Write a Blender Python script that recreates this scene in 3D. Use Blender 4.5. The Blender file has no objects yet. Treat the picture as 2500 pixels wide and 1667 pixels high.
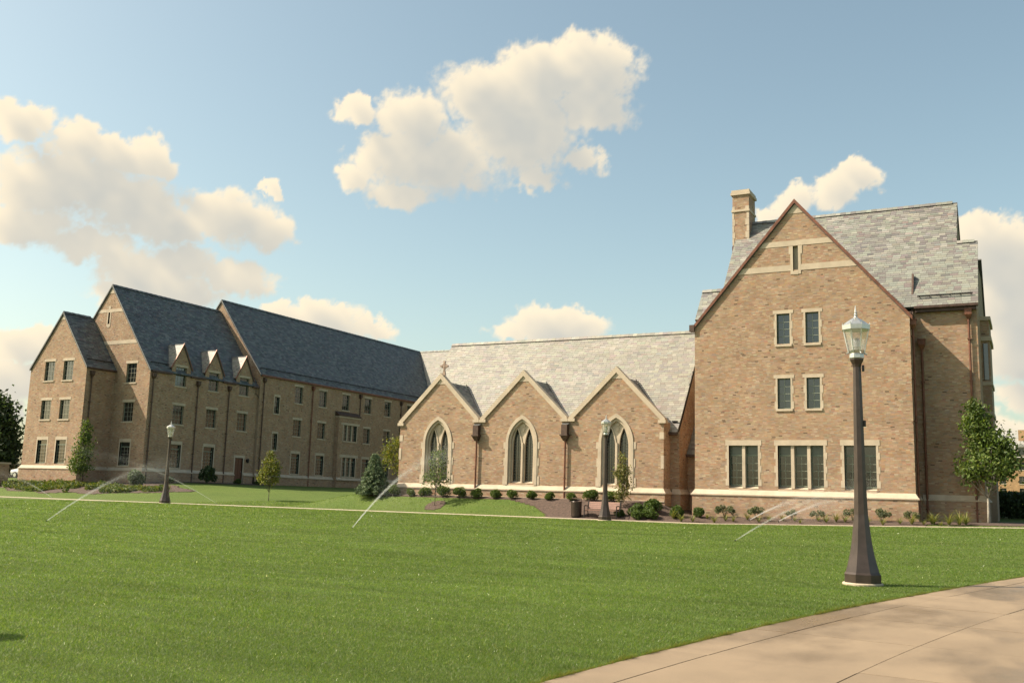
import bpy, math, random
import numpy as np
from mathutils import Vector, Matrix

random.seed(7); RNG = np.random.default_rng(7)
sc = bpy.context.scene
COL = sc.collection

# ------------------------------------------------------------------ camera
cam_d = bpy.data.cameras.new('camera'); cam = bpy.data.objects.new('camera', cam_d); COL.objects.link(cam)
yaw, pitch, roll = 0.4878345, 0.15769468, -0.0285269
fw = Vector((-math.sin(yaw)*math.cos(pitch), math.cos(yaw)*math.cos(pitch), math.sin(pitch)))
rt = Vector((math.cos(yaw), math.sin(yaw), 0)); dn = fw.cross(rt)
r2 = rt*math.cos(roll)+dn*math.sin(roll); d2 = dn*math.cos(roll)-rt*math.sin(roll)
mw = Matrix((r2, -d2, -fw)).transposed().to_4x4(); mw.translation = (0, 0, 1.51)
cam.matrix_world = mw
cam_d.sensor_width = 36; cam_d.lens = 2394/2500*36; cam_d.clip_end = 4000; cam_d.clip_start = 0.1
sc.camera = cam
CAM = np.array([0, 0, 1.51])

# ------------------------------------------------------------------ light
SUN_AZ, SUN_EL = math.radians(28), math.radians(45)
Ldir = Vector((math.cos(SUN_AZ)*math.cos(SUN_EL), math.sin(SUN_AZ)*math.cos(SUN_EL), -math.sin(SUN_EL)))
sl = bpy.data.lights.new('sun', 'SUN'); sl.energy = 5.0; sl.angle = math.radians(0.53); sl.color = (1, .87, .69)
so = bpy.data.objects.new('sun', sl); so.rotation_euler = Ldir.to_track_quat('-Z', 'Y').to_euler(); so.location = (-60, -30, 80); COL.objects.link(so)
sc.view_settings.view_transform = 'Standard'; sc.view_settings.look = 'None'
sc.view_settings.exposure = 0.88; sc.view_settings.gamma = 1; sc.view_settings.use_curve_mapping = False

class NT:
    """small helper to write node trees"""
    def __init__(s, nt): s.nt = nt
    def n(s, t, **kw):
        x = s.nt.nodes.new(t)
        ins = kw.pop('ins', {})
        for k, v in kw.items(): setattr(x, k, v)
        for k, v in ins.items(): s.set(x.inputs[k], v)
        return x
    def set(s, sock, v):
        if isinstance(v, bpy.types.NodeSocket): s.nt.links.new(v, sock)
        elif isinstance(v, bpy.types.Node): s.nt.links.new(v.outputs[0], sock)
        else: sock.default_value = v
    def m(s, op, a, b=0.0, c=0.0, clamp=False):
        x = s.n('ShaderNodeMath', operation=op, use_clamp=clamp)
        s.set(x.inputs[0], a); s.set(x.inputs[1], b)
        if op in ('MULTIPLY_ADD', 'SMOOTH_MAX', 'SMOOTH_MIN', 'COMPARE', 'WRAP'): s.set(x.inputs[2], c)
        return x.outputs[0]
    def v(s, op, a, b=(0, 0, 0)):
        x = s.n('ShaderNodeVectorMath', operation=op); s.set(x.inputs[0], a); s.set(x.inputs[1], b)
        return x.outputs['Value'] if op in ('LENGTH', 'DOT_PRODUCT', 'DISTANCE') else x.outputs[0]
    def mix(s, f, a, b, blend='MIX'):
        x = s.n('ShaderNodeMix', data_type='RGBA', blend_type=blend)
        s.set(x.inputs['Factor'], f); s.set(x.inputs[6], a); s.set(x.inputs[7], b)
        return x.outputs[2]
    def ramp(s, f, lo, hi, a=0.0, b=1.0, smooth=True):
        x = s.n('ShaderNodeMapRange', interpolation_type='SMOOTHSTEP' if smooth else 'LINEAR')
        s.set(x.inputs[0], f); x.inputs[1].default_value = lo; x.inputs[2].default_value = hi
        x.inputs[3].default_value = a; x.inputs[4].default_value = b
        return x.outputs[0]
    def noise(s, vec, scale, detail=4, rough=.5, dist=0.0, col=False):
        x = s.n('ShaderNodeTexNoise', ins={'Scale': scale, 'Detail': detail, 'Roughness': rough, 'Distortion': dist})
        if vec is not None: s.set(x.inputs['Vector'], vec)
        return x.outputs[1 if col else 0]

# ------------------------------------------------------------------ sky; the cumulus lobes below are (azimuth, elevation, radii) in degrees and get built 3 km out
CLOUDS = [(-38.19,21.86,1.25,.77),(-34.74,21.59,2.46,1.56),(-36.53,19.55,1.79,1.33),(-37.61,18.12,1.6,.92),(-34.88,17.29,2.15,.85),
 (-33.18,19.34,4.55,2.17),(-30.14,23.24,3.23,1.95),(-26.94,24.32,3.05,2.01),(-23.71,24.59,3.03,1.93),(-23.22,22.54,2.37,1.48),
 (-27.77,21.24,4.12,2.73),(-26.78,18.57,1.27,.76),(-23.62,19.62,1.36,.84),
 (-56.03,18.76,1.84,1.16),(-52.83,18.05,1.71,1.28),(-50.76,17.76,1.53,1.15),(-49.22,17.83,1.4,1.24),(-53.06,15.86,5.28,1.89),
 (-55.0,13.64,2.86,1.5),(-49.99,15.12,3.09,1.94),(-52.04,12.89,2.99,.85),(-44.85,15.09,2.7,1.61),(-42.52,14.75,1.83,1.22),
 (-42.5,16.72,.66,.49),(-47.58,14.22,2.37,1.27),(-49.69,11.74,2.14,1.34),(-47.41,12.23,2.76,1.2),(-44.2,11.88,2.69,1.06),
 (-50.71,10.52,1.12,1.02),(-48.07,10.79,3.92,1.2),(-39.11,10.03,2.76,1.12),(-41.59,10.12,1.23,.69),(-36.58,9.55,1.52,.55),
 (-40.05,9.1,3.99,1.24),(-25.68,9.96,2.83,1.27),(-24.01,10.19,2.05,.96),(-27.86,9.52,1.55,.56),(-8.27,18.1,1.52,1.05),
 (-9.36,17.35,1.41,1.06),(-11.41,16.88,1.45,.84),(-12.64,16.21,1.22,.6),(-1.09,13.45,2.65,1.92),(-1.88,14.66,1.26,1.02),
 (-.6,10.69,2.41,2.71),(-1.12,8.22,2.02,1.82),(-.61,6.05,1.4,.79),(-1.29,4.47,1.41,.68),(-54.7,6.99,1.55,1.02),
 (-55.16,5.35,1.43,1.13),(-53.71,7.42,1.05,.64),(-55.03,4.0,1.01,.9)]
w = bpy.data.worlds.new('World'); sc.world = w; w.use_nodes = True
t = NT(w.node_tree); w.node_tree.nodes.clear()
sky = t.n('ShaderNodeTexSky', sky_type='NISHITA'); sky.sun_disc = False
sky.sun_elevation = SUN_EL; sky.sun_rotation = math.atan2(-Ldir.x, -Ldir.y)
sky.air_density = 1.0; sky.dust_density = 3.0; sky.ozone_density = 1.0; sky.altitude = 200
skyc = t.mix(1.0, sky.outputs[0], (1.10, 1.065, .825, 1), 'MULTIPLY')
bg = t.n('ShaderNodeBackground', ins={'Color': skyc, 'Strength': .116})
wo = t.n('ShaderNodeOutputWorld', ins={0: bg})

CLOUD_S = .74
# ------------------------------------------------------------------ helpers
def S(a, b, x):
    u = np.clip((np.asarray(x, float)-a)/(b-a), 0, 1); return u*u*(3-2*u)
def H(x, y):
    """ground height"""
    x = np.asarray(x, float); y = np.asarray(y, float)
    k = np.clip((x+15)/14, 0, 1.5)
    base = .45*S(18, 48, y)+.33*k*S(30, 48, y)
    left = (1.05*S(50.6, 59, y)+.6*S(59, 66, y))*(.2+.8*np.clip((-42-x)/28, 0, 1))
    cham = 1.05*S(50.7, 54, y)
    rz = (.33-.2*np.minimum(1, k))*S(50.7, 53.3, y)+.5*S(54, 80, y)
    wl = 1-S(-46, -39, x); wr = S(-19.5, -17.2, x); wc = 1-wl-wr
    z = base+wl*left+wc*cham+wr*rz+2.9*S(80, 230, y)*S(-30, 0, x)
    return z
def Hf(x, y): return float(H(x, y))

def tag(o, label=None, cat=None, group=None, kind=None):
    for k, v in (('label', label), ('category', cat), ('group', group), ('kind', kind)):
        if v: o[k] = v
    return o
def empty(name, loc, absolute=False):
    """thing root at its base; with absolute=True its parts are given in world coordinates"""
    o = bpy.data.objects.new(name, None); o.empty_display_size = .3; o.location = loc; COL.objects.link(o)
    if absolute: ABS.add(o)
    return o
ABS = set()
def add(name, me, mat, parent=None):
    if mat is not None and not me.materials: me.materials.append(mat)
    o = bpy.data.objects.new(name, me); COL.objects.link(o)
    if parent is not None:
        o.parent = parent
        if parent in ABS:
            o.matrix_parent_inverse = Matrix.Translation(-parent.location)
    return o
def npmesh(name, V, F, cols=None, smooth=False):
    V = np.asarray(V, np.float32).reshape(-1, 3); F = np.asarray(F, np.int32); k = F.shape[1]
    me = bpy.data.meshes.new(name)
    me.vertices.add(len(V)); me.vertices.foreach_set('co', V.ravel())
    me.loops.add(F.size); me.loops.foreach_set('vertex_index', F.ravel())
    me.polygons.add(len(F)); me.polygons.foreach_set('loop_start', np.arange(0, F.size, k, dtype=np.int32))
    me.polygons.foreach_set('loop_total', np.full(len(F), k, np.int32))
    me.polygons.foreach_set('use_smooth', np.full(len(F), smooth))
    me.update(calc_edges=True)
    if cols is not None:
        a = me.attributes.new('col', 'FLOAT_COLOR', 'FACE')
        c = np.ones((len(F), 4), np.float32); c[:, :3] = cols; a.data.foreach_set('color', c.ravel())
    return me
class MB:
    """collects shapes for one mesh"""
    def __init__(s): s.v = []; s.f = []
    def poly(s, pts):
        n = len(s.v); s.v += [tuple(map(float, p)) for p in pts]; s.f.append(tuple(range(n, n+len(pts)))); return s
    def hexa(s, p):          # 8 points: bottom 4, top 4
        n = len(s.v); s.v += [tuple(map(float, q)) for q in p]
        for f in ((0,3,2,1),(4,5,6,7),(0,1,5,4),(1,2,6,5),(2,3,7,6),(3,0,4,7)): s.f.append(tuple(n+i for i in f))
        return s
    def box(s, x0, x1, y0, y1, z0, z1):
        return s.hexa([(x0,y0,z0),(x1,y0,z0),(x1,y1,z0),(x0,y1,z0),(x0,y0,z1),(x1,y0,z1),(x1,y1,z1),(x0,y1,z1)])
    def prism(s, pts, off):  # closed prism: polygon pts swept by off
        n = len(pts); b = len(s.v); off = np.array(off, float)
        s.v += [tuple(map(float, p)) for p in pts]+[tuple(np.array(p, float)+off) for p in pts]
        s.f.append(tuple(range(b, b+n))[::-1]); s.f.append(tuple(range(b+n, b+2*n)))
        for i in range(n):
            j = (i+1) % n; s.f.append((b+i, b+j, b+n+j, b+n+i))
        return s
    def tube(s, pts, rad, n=8, cap=True):
        pts = [Vector(p) for p in pts]; rad = rad if hasattr(rad, '__len__') else [rad]*len(pts)
        b = len(s.v)
        for i, p in enumerate(pts):
            d = (pts[min(i+1, len(pts)-1)]-pts[max(i-1, 0)]).normalized()
            a = d.orthogonal().normalized() if abs(d.z) < .95 else Vector((1, 0, 0))
            a = (a-d*a.dot(d)).normalized(); c = d.cross(a)
            for k in range(n):
                th = 2*math.pi*k/n; s.v.append(tuple(p+(a*math.cos(th)+c*math.sin(th))*rad[i]))
        for i in range(len(pts)-1):
            for k in range(n):
                j = (k+1) % n; s.f.append((b+i*n+k, b+i*n+j, b+(i+1)*n+j, b+(i+1)*n+k))
        if cap:
            s.f.append(tuple(b+k for k in range(n))[::-1]); s.f.append(tuple(b+(len(pts)-1)*n+k for k in range(n)))
        return s
    def lathe(s, prof, n=24, c=(0, 0, 0), ph=0.0):   # prof: (r, z) bottom to top
        b = len(s.v)
        for r, z in prof:
            for k in range(n):
                th = 2*math.pi*k/n+ph; s.v.append((c[0]+r*math.cos(th), c[1]+r*math.sin(th), c[2]+z))
        for i in range(len(prof)-1):
            for k in range(n):
                j = (k+1) % n; s.f.append((b+i*n+k, b+i*n+j, b+(i+1)*n+j, b+(i+1)*n+k))
        s.f.append(tuple(b+k for k in range(n))[::-1]); s.f.append(tuple(b+(len(prof)-1)*n+k for k in range(n)))
        return s
    def mesh(s, name, smooth=False):
        me = bpy.data.meshes.new(name); me.from_pydata(s.v, [], s.f); me.validate()
        me.polygons.foreach_set('use_smooth', np.full(len(me.polygons), smooth))
        me.update(); return me
    def build(s, name, mat, parent=None, smooth=False):
        return add(name, s.mesh(name, smooth), mat, parent)
def copy_tree(o, parent=None):
    c = o.copy(); COL.objects.link(c); c.parent = parent
    for ch in list(o.children): copy_tree(ch, c)
    return c

# ------------------------------------------------------------------ materials
ALB = .8
def principled(name, col, rough=.7, metal=0.0, bump=0.0, bscale=40, var=0.0, vscale=3, spec=.5, attr=False, coords='Object', stain=None, sub=0.0):
    if col is not None and not metal: col = tuple(c*ALB for c in col)
    m = bpy.data.materials.new(name); m.use_nodes = True; t = NT(m.node_tree); b = m.node_tree.nodes['Principled BSDF']
    geo = t.n('ShaderNodeNewGeometry').outputs['Position']
    c = t.n('ShaderNodeAttribute', attribute_name='col').outputs['Color'] if attr else (*col, 1)
    if var:
        f = t.noise(geo, vscale, 5, .6)
        k = t.ramp(f, .25, .75, 1-var, 1+var)
        cc = t.n('ShaderNodeCombineXYZ', ins={0: k, 1: k, 2: k}).outputs[0]
        c = t.mix(1.0, c, cc, 'MULTIPLY')
    if stain:
        c = t.mix(t.m('MULTIPLY', t.ramp(t.noise(geo, stain[1], 6, .65), .5, .72), stain[2]), c, (*stain[0], 1))
    t.set(b.inputs['Base Color'], c)
    b.inputs['Roughness'].default_value = rough; b.inputs['Metallic'].default_value = metal
    b.inputs['Specular IOR Level'].default_value = spec
    if bump:
        bn = t.n('ShaderNodeBump', ins={'Strength': bump, 'Distance': .02, 'Height': t.noise(geo, bscale, 4, .6)})
        t.set(b.inputs['Normal'], bn.outputs[0])
    return m
def leafmat(name, trans=.35, rough=.55):
    m = bpy.data.materials.new(name); m.use_nodes = True; t = NT(m.node_tree); b = m.node_tree.nodes['Principled BSDF']
    c = t.n('ShaderNodeAttribute', attribute_name='col').outputs['Color']
    t.set(b.inputs['Base Color'], c); b.inputs['Roughness'].default_value = rough; b.inputs['Specular IOR Level'].default_value = .35
    tr = t.n('ShaderNodeBsdfTranslucent', ins={'Color': t.mix(1.0, c, (1.25, 1.25, .6, 1), 'MULTIPLY')})
    mx = t.n('ShaderNodeMixShader', ins={0: trans, 1: b.outputs[0], 2: tr.outputs[0]})
    t.set(m.node_tree.nodes['Material Output'].inputs[0], mx.outputs[0])
    return m
M_brick = principled('brick', None, .85, attr=True, bump=0, var=.16, vscale=1.3, spec=.25)
M_mortar = principled('mortar', (.35, .268, .195), .95, var=.15, vscale=2, spec=.2)
M_stone = principled('limestone', (.54, .45, .345), .8, bump=.15, bscale=30, var=.12, vscale=1.6, spec=.3)
M_slate = principled('slate', None, .55, attr=True, bump=.08, bscale=12, var=.10, vscale=1.0, spec=.45)
M_under = principled('roof_underlay', (.09, .09, .085), .9)
M_copper = principled('copper_weathered', (.15, .06, .036), .5, .3, var=.35, vscale=3, bump=.1, bscale=20)
M_copperd = principled('copper_brown', (.075, .045, .034), .55, .3, var=.35, vscale=4)
M_lead = principled('lead_trim', (.16, .16, .16), .5, .5, var=.2)
M_frame = principled('window_frame_paint', (.20, .23, .175), .5)
M_bars = principled('glazing_bar_paint', (.30, .33, .26), .45)
M_cream = principled('window_frame_light', (.42, .40, .32), .5)
M_glass = principled('window_glass', (.012, .018, .018), .05, spec=1.0)
M_glass.node_tree.nodes['Principled BSDF'].inputs['IOR'].default_value = 1.55
M_leadbar = principled('lead_bar', (.12, .125, .11), .5, .4)
M_blind = principled('window_blind', (.10, .115, .09), .25, spec=.8)
M_door = principled('door_wood', (.13, .045, .022), .5, var=.25, vscale=6)
M_bronze = principled('bronze_paint', (.055, .040, .033), .3, .3, bump=.05, bscale=80, var=.2, vscale=5)
M_alu = principled('lantern_metal', (.55, .55, .53), .35, .8, var=.12, vscale=8)
M_dark = principled('dark_metal', (.022, .02, .02), .45, .3)
M_concrete = principled('concrete', (.262, .194, .126), .85, bump=.25, bscale=70, var=.12, vscale=.7, stain=((.19, .138, .088), .55, .55))
m = M_concrete; t = NT(m.node_tree); b_ = m.node_tree.nodes['Principled BSDF']; pos = t.n('ShaderNodeNewGeometry').outputs['Position']
rnd = t.n('ShaderNodeObjectInfo').outputs['Random']; slabk = t.ramp(rnd, 0, 1, .90, 1.08, False); slabv = t.n('ShaderNodeCombineXYZ', ins={0: slabk, 1: slabk, 2: slabk}).outputs[0]
damp = t.ramp(t.noise(t.v('MULTIPLY', pos, (.8, .35, 1)), .5, 5, .6), .42, .62)
old = t.mix(1.0, b_.inputs['Base Color'].links[0].from_socket, slabv, 'MULTIPLY')
t.set(b_.inputs['Base Color'], t.mix(t.m('MULTIPLY', damp, .8), old, t.mix(1.0, old, (.64, .61, .57, 1), 'MULTIPLY')))
t.set(b_.inputs['Roughness'], t.m('SUBTRACT', .85, t.m('MULTIPLY', damp, .58)))
M_conc2 = principled('concrete_pale', (.46, .39, .29), .85, bump=.2, bscale=60, var=.12, vscale=1.2)
M_joint = principled('joint_soil', (.09, .07, .05), .95)
M_mulch = principled('mulch', (.085, .055, .042), .95, bump=1.0, bscale=22, var=.5, vscale=9)
M_bark = principled('bark', (.13, .105, .08), .9, bump=.6, bscale=30, var=.3, vscale=8)
M_barkp = principled('bark_pale', (.34, .31, .26), .85, bump=.4, bscale=25, var=.25, vscale=6)
M_wood = principled('bench_slat', (.26, .135, .10), .6, var=.2, vscale=5)
M_leaf = leafmat('foliage'); M_needle = leafmat('needles', .12, .7); M_blade = leafmat('grass_blades', .5, .45)
M_paint = principled('car_paint_white', (.75, .75, .74), .2, spec=.6); M_rubber = principled('rubber', (.02, .02, .02), .8)
m = bpy.data.materials.new('lantern_glass'); m.use_nodes = True; t = NT(m.node_tree)
mx = t.n('ShaderNodeMixShader', ins={0: .22, 1: t.n('ShaderNodeBsdfTransparent').outputs[0], 2: t.n('ShaderNodeBsdfGlossy', ins={'Roughness': .12, 'Color': (.9, .9, .9, 1)}).outputs[0]})
dfm = t.n('ShaderNodeMixShader', ins={0: .16, 1: mx.outputs[0], 2: t.n('ShaderNodeBsdfDiffuse', ins={'Color': (.7, .68, .62, 1)}).outputs[0]})
t.set(m.node_tree.nodes['Material Output'].inputs[0], dfm.outputs[0]); M_lglass = m
m = bpy.data.materials.new('water_spray'); m.use_nodes = True; t = NT(m.node_tree); b = m.node_tree.nodes['Principled BSDF']
b.inputs['Base Color'].default_value = (.95, .95, .95, 1); b.inputs['Roughness'].default_value = .15
tl = t.n('ShaderNodeBsdfTranslucent', ins={'Color': (.95, .95, .95, 1)})
wm = t.n('ShaderNodeMixShader', ins={0: .5, 1: b.outputs[0], 2: tl.outputs[0]})
t.set(m.node_tree.nodes['Material Output'].inputs[0], t.n('ShaderNodeMixShader', ins={0: .38, 1: t.n('ShaderNodeBsdfTransparent').outputs[0], 2: wm.outputs[0]}).outputs[0]); M_water = m
# turf soil under the blades
m = bpy.data.materials.new('turf'); m.use_nodes = True; t = NT(m.node_tree); b = m.node_tree.nodes['Principled BSDF']
pos = t.n('ShaderNodeNewGeometry').outputs['Position']
n1 = t.ramp(t.noise(pos, .22, 4, .6), .3, .7); n2 = t.ramp(t.noise(t.v('MULTIPLY', pos, (.35, 1.6, 1)), 1.1, 5, .65), .3, .7); n3 = t.noise(pos, 26, 5, .75)
c = t.mix(n1, (.076, .124, .022, 1), (.095, .145, .027, 1))
c = t.mix(t.m('MULTIPLY', n2, .55), c, (.11, .14, .035, 1))
c = t.mix(t.ramp(n3, .35, .7), t.mix(1.0, c, (.62, .62, .6, 1), 'MULTIPLY'), t.mix(1.0, c, (1.25, 1.25, 1.2, 1), 'MULTIPLY'))
t.set(b.inputs['Base Color'], c); b.inputs['Roughness'].default_value = .8; b.inputs['Specular IOR Level'].default_value = .2
bn = t.n('ShaderNodeBump', ins={'Strength': .9, 'Distance': .05, 'Height': t.noise(pos, 30, 5, .8)}); t.set(b.inputs['Normal'], bn.outputs[0])
M_turf = m

def pal(P, n, seed=None):
    """n colours drawn from a weighted palette with small jitter"""
    w = np.array([p[0] for p in P], float); i = RNG.choice(len(P), n, p=w/w.sum())
    c = np.array([p[1] for p in P])[i]
    return np.clip(c*(1+RNG.normal(0, .06, (n, 1)))*(1+RNG.normal(0, .03, (n, 3))), .005, .9)
BRICKS = [(46,(.383,.258,.172)),(22,(.418,.302,.204)),(14,(.40,.246,.15)),(9,(.35,.265,.198)),(7,(.455,.35,.25)),(4,(.315,.20,.138)),(1.6,(.17,.115,.08)),(1.5,(.37,.20,.14))]
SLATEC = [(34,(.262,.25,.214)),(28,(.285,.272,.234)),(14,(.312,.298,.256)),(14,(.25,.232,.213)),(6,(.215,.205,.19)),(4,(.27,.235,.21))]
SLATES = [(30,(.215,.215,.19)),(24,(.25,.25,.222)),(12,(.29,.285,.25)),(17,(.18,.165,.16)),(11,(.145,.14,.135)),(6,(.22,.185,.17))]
SLATE_SHADE = [(30,(.10,.115,.12)),(26,(.13,.145,.15)),(14,(.17,.18,.18)),(16,(.095,.095,.11)),(9,(.07,.077,.083)),(5,(.135,.118,.12))]  # same slates, the left roofs' shade darkened into the colour

BRICKS, SLATEC, SLATES, SLATE_SHADE = ([(w_, tuple(ALB*c for c in q)) for w_, q in L_] for L_ in (BRICKS, SLATEC, SLATES, SLATE_SHADE))
# ------------------------------------------------------------------ walls with openings
def wmap(kind, pl):
    if kind == 'Y-': return lambda u, z, d=0.0: (u, pl-d, z)
    if kind == 'X+': return lambda u, z, d=0.0: (pl+d, u, z)
    return lambda u, z, d=0.0: (pl-d, u, z)
def arch_top(uc, a, zs, za):
    Hh = za-zs; r = (a*a+Hh*Hh)/(2*a)
    def f(u):
        s = np.minimum(np.abs(np.asarray(u, float)-uc), a)
        return zs+np.sqrt(np.maximum(r*r-(s+r-a)**2, 0))
    return f
def opening(u0, u1, z0, z1, arch=None, depth=.22):
    """rectangular, or pointed when arch gives the springing height"""
    if arch is None: top = lambda u: np.full(np.shape(u), z1, float)
    else: top = arch_top((u0+u1)/2, (u1-u0)/2, arch, z1)
    brk = [u0, u1] if arch is None else list(np.linspace(u0, u1, 19))
    return dict(u0=u0, u1=u1, z0=z0, z1=z1, top=top, brk=brk, depth=depth)
def prof_fn(prof):
    us = [p[0] for p in prof]; zs = [p[1] for p in prof]
    return lambda u: np.interp(u, us, zs)
def panel(mb, P, zb, prof, ops, d=0.0, extra=None):
    T = prof_fn(prof) if not callable(prof) else prof
    u0, u1 = (prof[0][0], prof[-1][0]) if not callable(prof) else extra
    br = {round(u0, 4), round(u1, 4)} | ({round(p[0], 4) for p in prof} if not callable(prof) else {round(x, 4) for x in np.linspace(u0, u1, 23)})
    for o in ops: br |= {round(b, 4) for b in o['brk']}
    br = sorted(b for b in br if u0-1e-6 <= b <= u1+1e-6)
    for a, b in zip(br[:-1], br[1:]):
        mid = (a+b)/2; lo = (zb, zb)
        for o in sorted((o for o in ops if o['u0']-1e-6 < mid < o['u1']+1e-6), key=lambda o: o['z0']):
            mb.poly([P(a, lo[0], d), P(b, lo[1], d), P(b, o['z0'], d), P(a, o['z0'], d)])
            lo = (float(o['top'](a)), float(o['top'](b)))
            mb.poly([P(a, lo[0], d), P(b, lo[1], d), P(b, lo[1], d-o['depth']), P(a, lo[0], d-o['depth'])])
        mb.poly([P(a, lo[0], d), P(b, lo[1], d), P(b, float(T(b)), d), P(a, float(T(a)), d)])
    for o in ops:
        dd = d-o['depth']
        for u in (o['u0'], o['u1']):
            mb.poly([P(u, o['z0'], d), P(u, o['z0'], dd), P(u, float(o['top'](u)), dd), P(u, float(o['top'](u)), d)])
        mb.poly([P(o['u0'], o['z0'], d), P(o['u1'], o['z0'], d), P(o['u1'], o['z0'], dd), P(o['u0'], o['z0'], dd)])
    return mb
def bricks(P, zb, prof, ops, skip=(), pitch=.073, L=.205, proud=.002, palette=BRICKS, name='brickwork', parent=None):
    T = prof_fn(prof); u0, u1 = prof[0][0], prof[-1][0]; zt = max(p[1] for p in prof)
    g = np.arange(u0, u1, .015); Tg = T(g); R = []
    k = 0; z = zb
    while z+pitch < zt:
        zm = z+pitch/2; ok = Tg >= z+pitch
        for o in ops:
            ok &= ~((g > o['u0']) & (g < o['u1']) & (o['z0'] < zm) & (o['top'](g) > zm))
        for s in skip: ok &= ~((g > s[0]) & (g < s[1]) & (s[2] < zm) & (s[3] > zm))
        e = np.flatnonzero(np.diff(np.r_[0, ok.astype(int), 0]))
        for a, b in zip(e[::2], e[1::2]):
            ua, ub = g[a], g[b-1]+.015
            x = ua-(random.random()*L if k % 2 else random.random()*L)
            while x < ub-.02:
                l = L*random.uniform(.94, 1.06) if random.random() > .12 else L*.5
                p, q = max(x, ua), min(x+l-.010, ub)
                if q-p > .03: R.append((p, q, z+.005, z+pitch-.005))
                x += l
        z += pitch; k += 1
    R = np.array(R); n = len(R); pr = proud*RNG.uniform(.5, 1.6, n)
    V = np.zeros((n, 8, 3))
    for i, (a, b, dd) in enumerate(((0,2,0),(1,2,0),(1,3,0),(0,3,0),(0,2,1),(1,2,1),(1,3,1),(0,3,1))):
        q = P(R[:, a], R[:, b], pr if dd else -.004*np.ones(n)); 
        for j in range(3): V[:, i, j] = q[j]
    F = np.array([(4,5,6,7),(0,1,5,4),(1,2,6,5),(2,3,7,6),(3,0,4,7)])[None]+(np.arange(n)*8)[:, None, None]
    c = np.repeat(pal(palette, n), 5, 0)
    o = add(name, npmesh(name, V.reshape(-1, 3), F.reshape(-1, 4), c), M_brick, parent); o['kind'] = 'stuff'
    return o

# ------------------------------------------------------------------ slates
SL_MESH = {}
def slate_variant(palette, k):
    key = (id(palette), k)
    if key not in SL_MESH:
        V = [(0,0,0),(1,0,0),(1,1,0),(0,1,0),(0,0,.018),(1,0,.018),(1,1,.006),(0,1,.006)]
        F = [(0,3,2,1),(4,5,6,7),(0,1,5,4),(1,2,6,5),(2,3,7,6),(3,0,4,7)]
        me = npmesh('slate', V, F, np.repeat(pal(palette, 1), 6, 0)); me.materials.append(M_slate); SL_MESH[key] = me
    return SL_MESH[key]
def slates(parent, O, u, v, length, rng, expo=.18, wid=.36, palette=SLATES, visible=None, nparts=0):
    """courses of slates; rng(v) gives the (u0,u1) run of a course"""
    O, u, v = (np.array(a, float) for a in (O, u, v)); u /= np.linalg.norm(u); v /= np.linalg.norm(v); n = np.cross(u, v); n = n if n[2] > 0 else -n
    R = []; nr = int(length/expo)
    for i in range(nr):
        v0 = i*expo; a, b = rng(v0); a2, b2 = rng(v0+expo); a, b = max(a, a2), min(b, b2)
        x = a-random.random()*wid
        while x < b-.02:
            l = wid*random.uniform(.7, 1.3); p, q = max(x, a), min(x+l-.008, b)
            if q-p > .04: R.append((p, q, v0+random.uniform(-.008, .008), min(expo*1.06, length-v0+.02), random.uniform(-.001, .003)))
            x += l
    R = np.array(R); C = O+np.outer((R[:,0]+R[:,1])/2, u)+np.outer(R[:,2]+expo/2, v)
    part = np.zeros(len(R), bool)
    if nparts and visible is not None:
        vis = np.array([visible(c) for c in C]); dist = np.linalg.norm(C-CAM, axis=1)+np.where(vis, 0, 1e6)
        part[np.argsort(dist)[:min(nparts, int(vis.sum()))]] = True
    for r in R[part]:
        o = bpy.data.objects.new('slate', slate_variant(palette, random.randrange(14))); COL.objects.link(o)
        mt = Matrix(((u[0],v[0],n[0],0),(u[1],v[1],n[1],0),(u[2],v[2],n[2],0),(0,0,0,1)))
        pos = O+u*r[0]+v*r[2]+n*r[4]
        o.matrix_basis = Matrix.Translation(pos) @ mt @ Matrix.Diagonal((r[1]-r[0], r[3], 1, 1))
        o.parent = parent
    r = R[~part]; m = len(r)
    def pt(a, b, h): return O+np.outer(a, u)+np.outer(b, v)+np.outer(h, n)
    V = np.stack([pt(r[:,0], r[:,2], .018+r[:,4]), pt(r[:,1], r[:,2], .018+r[:,4]), pt(r[:,1], r[:,2]+r[:,3], .006+r[:,4]), pt(r[:,0], r[:,2]+r[:,3], .006+r[:,4]),
                  pt(r[:,0], r[:,2], r[:,4]), pt(r[:,1], r[:,2], r[:,4]), pt(r[:,1], r[:,2]+r[:,3], r[:,4]), pt(r[:,0], r[:,2]+r[:,3], r[:,4])], 1)
    F = np.array([(0,1,2,3),(4,5,1,0),(5,6,2,1),(7,4,0,3)])[None]+(np.arange(m)*8)[:, None, None]
    o = add('slate_courses', npmesh('slate_courses', V.reshape(-1,3), F.reshape(-1,4), np.repeat(pal(palette, m), 4, 0)), M_slate, None)
    o.parent = parent
    o['kind'] = 'stuff'
def sub(parent, name, mb, mat, smooth=False):
    """sub-part in world coordinates under a part of an absolute thing"""
    o = add(name, mb.mesh(name, smooth), mat, None); o.parent = parent
    return o
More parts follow.
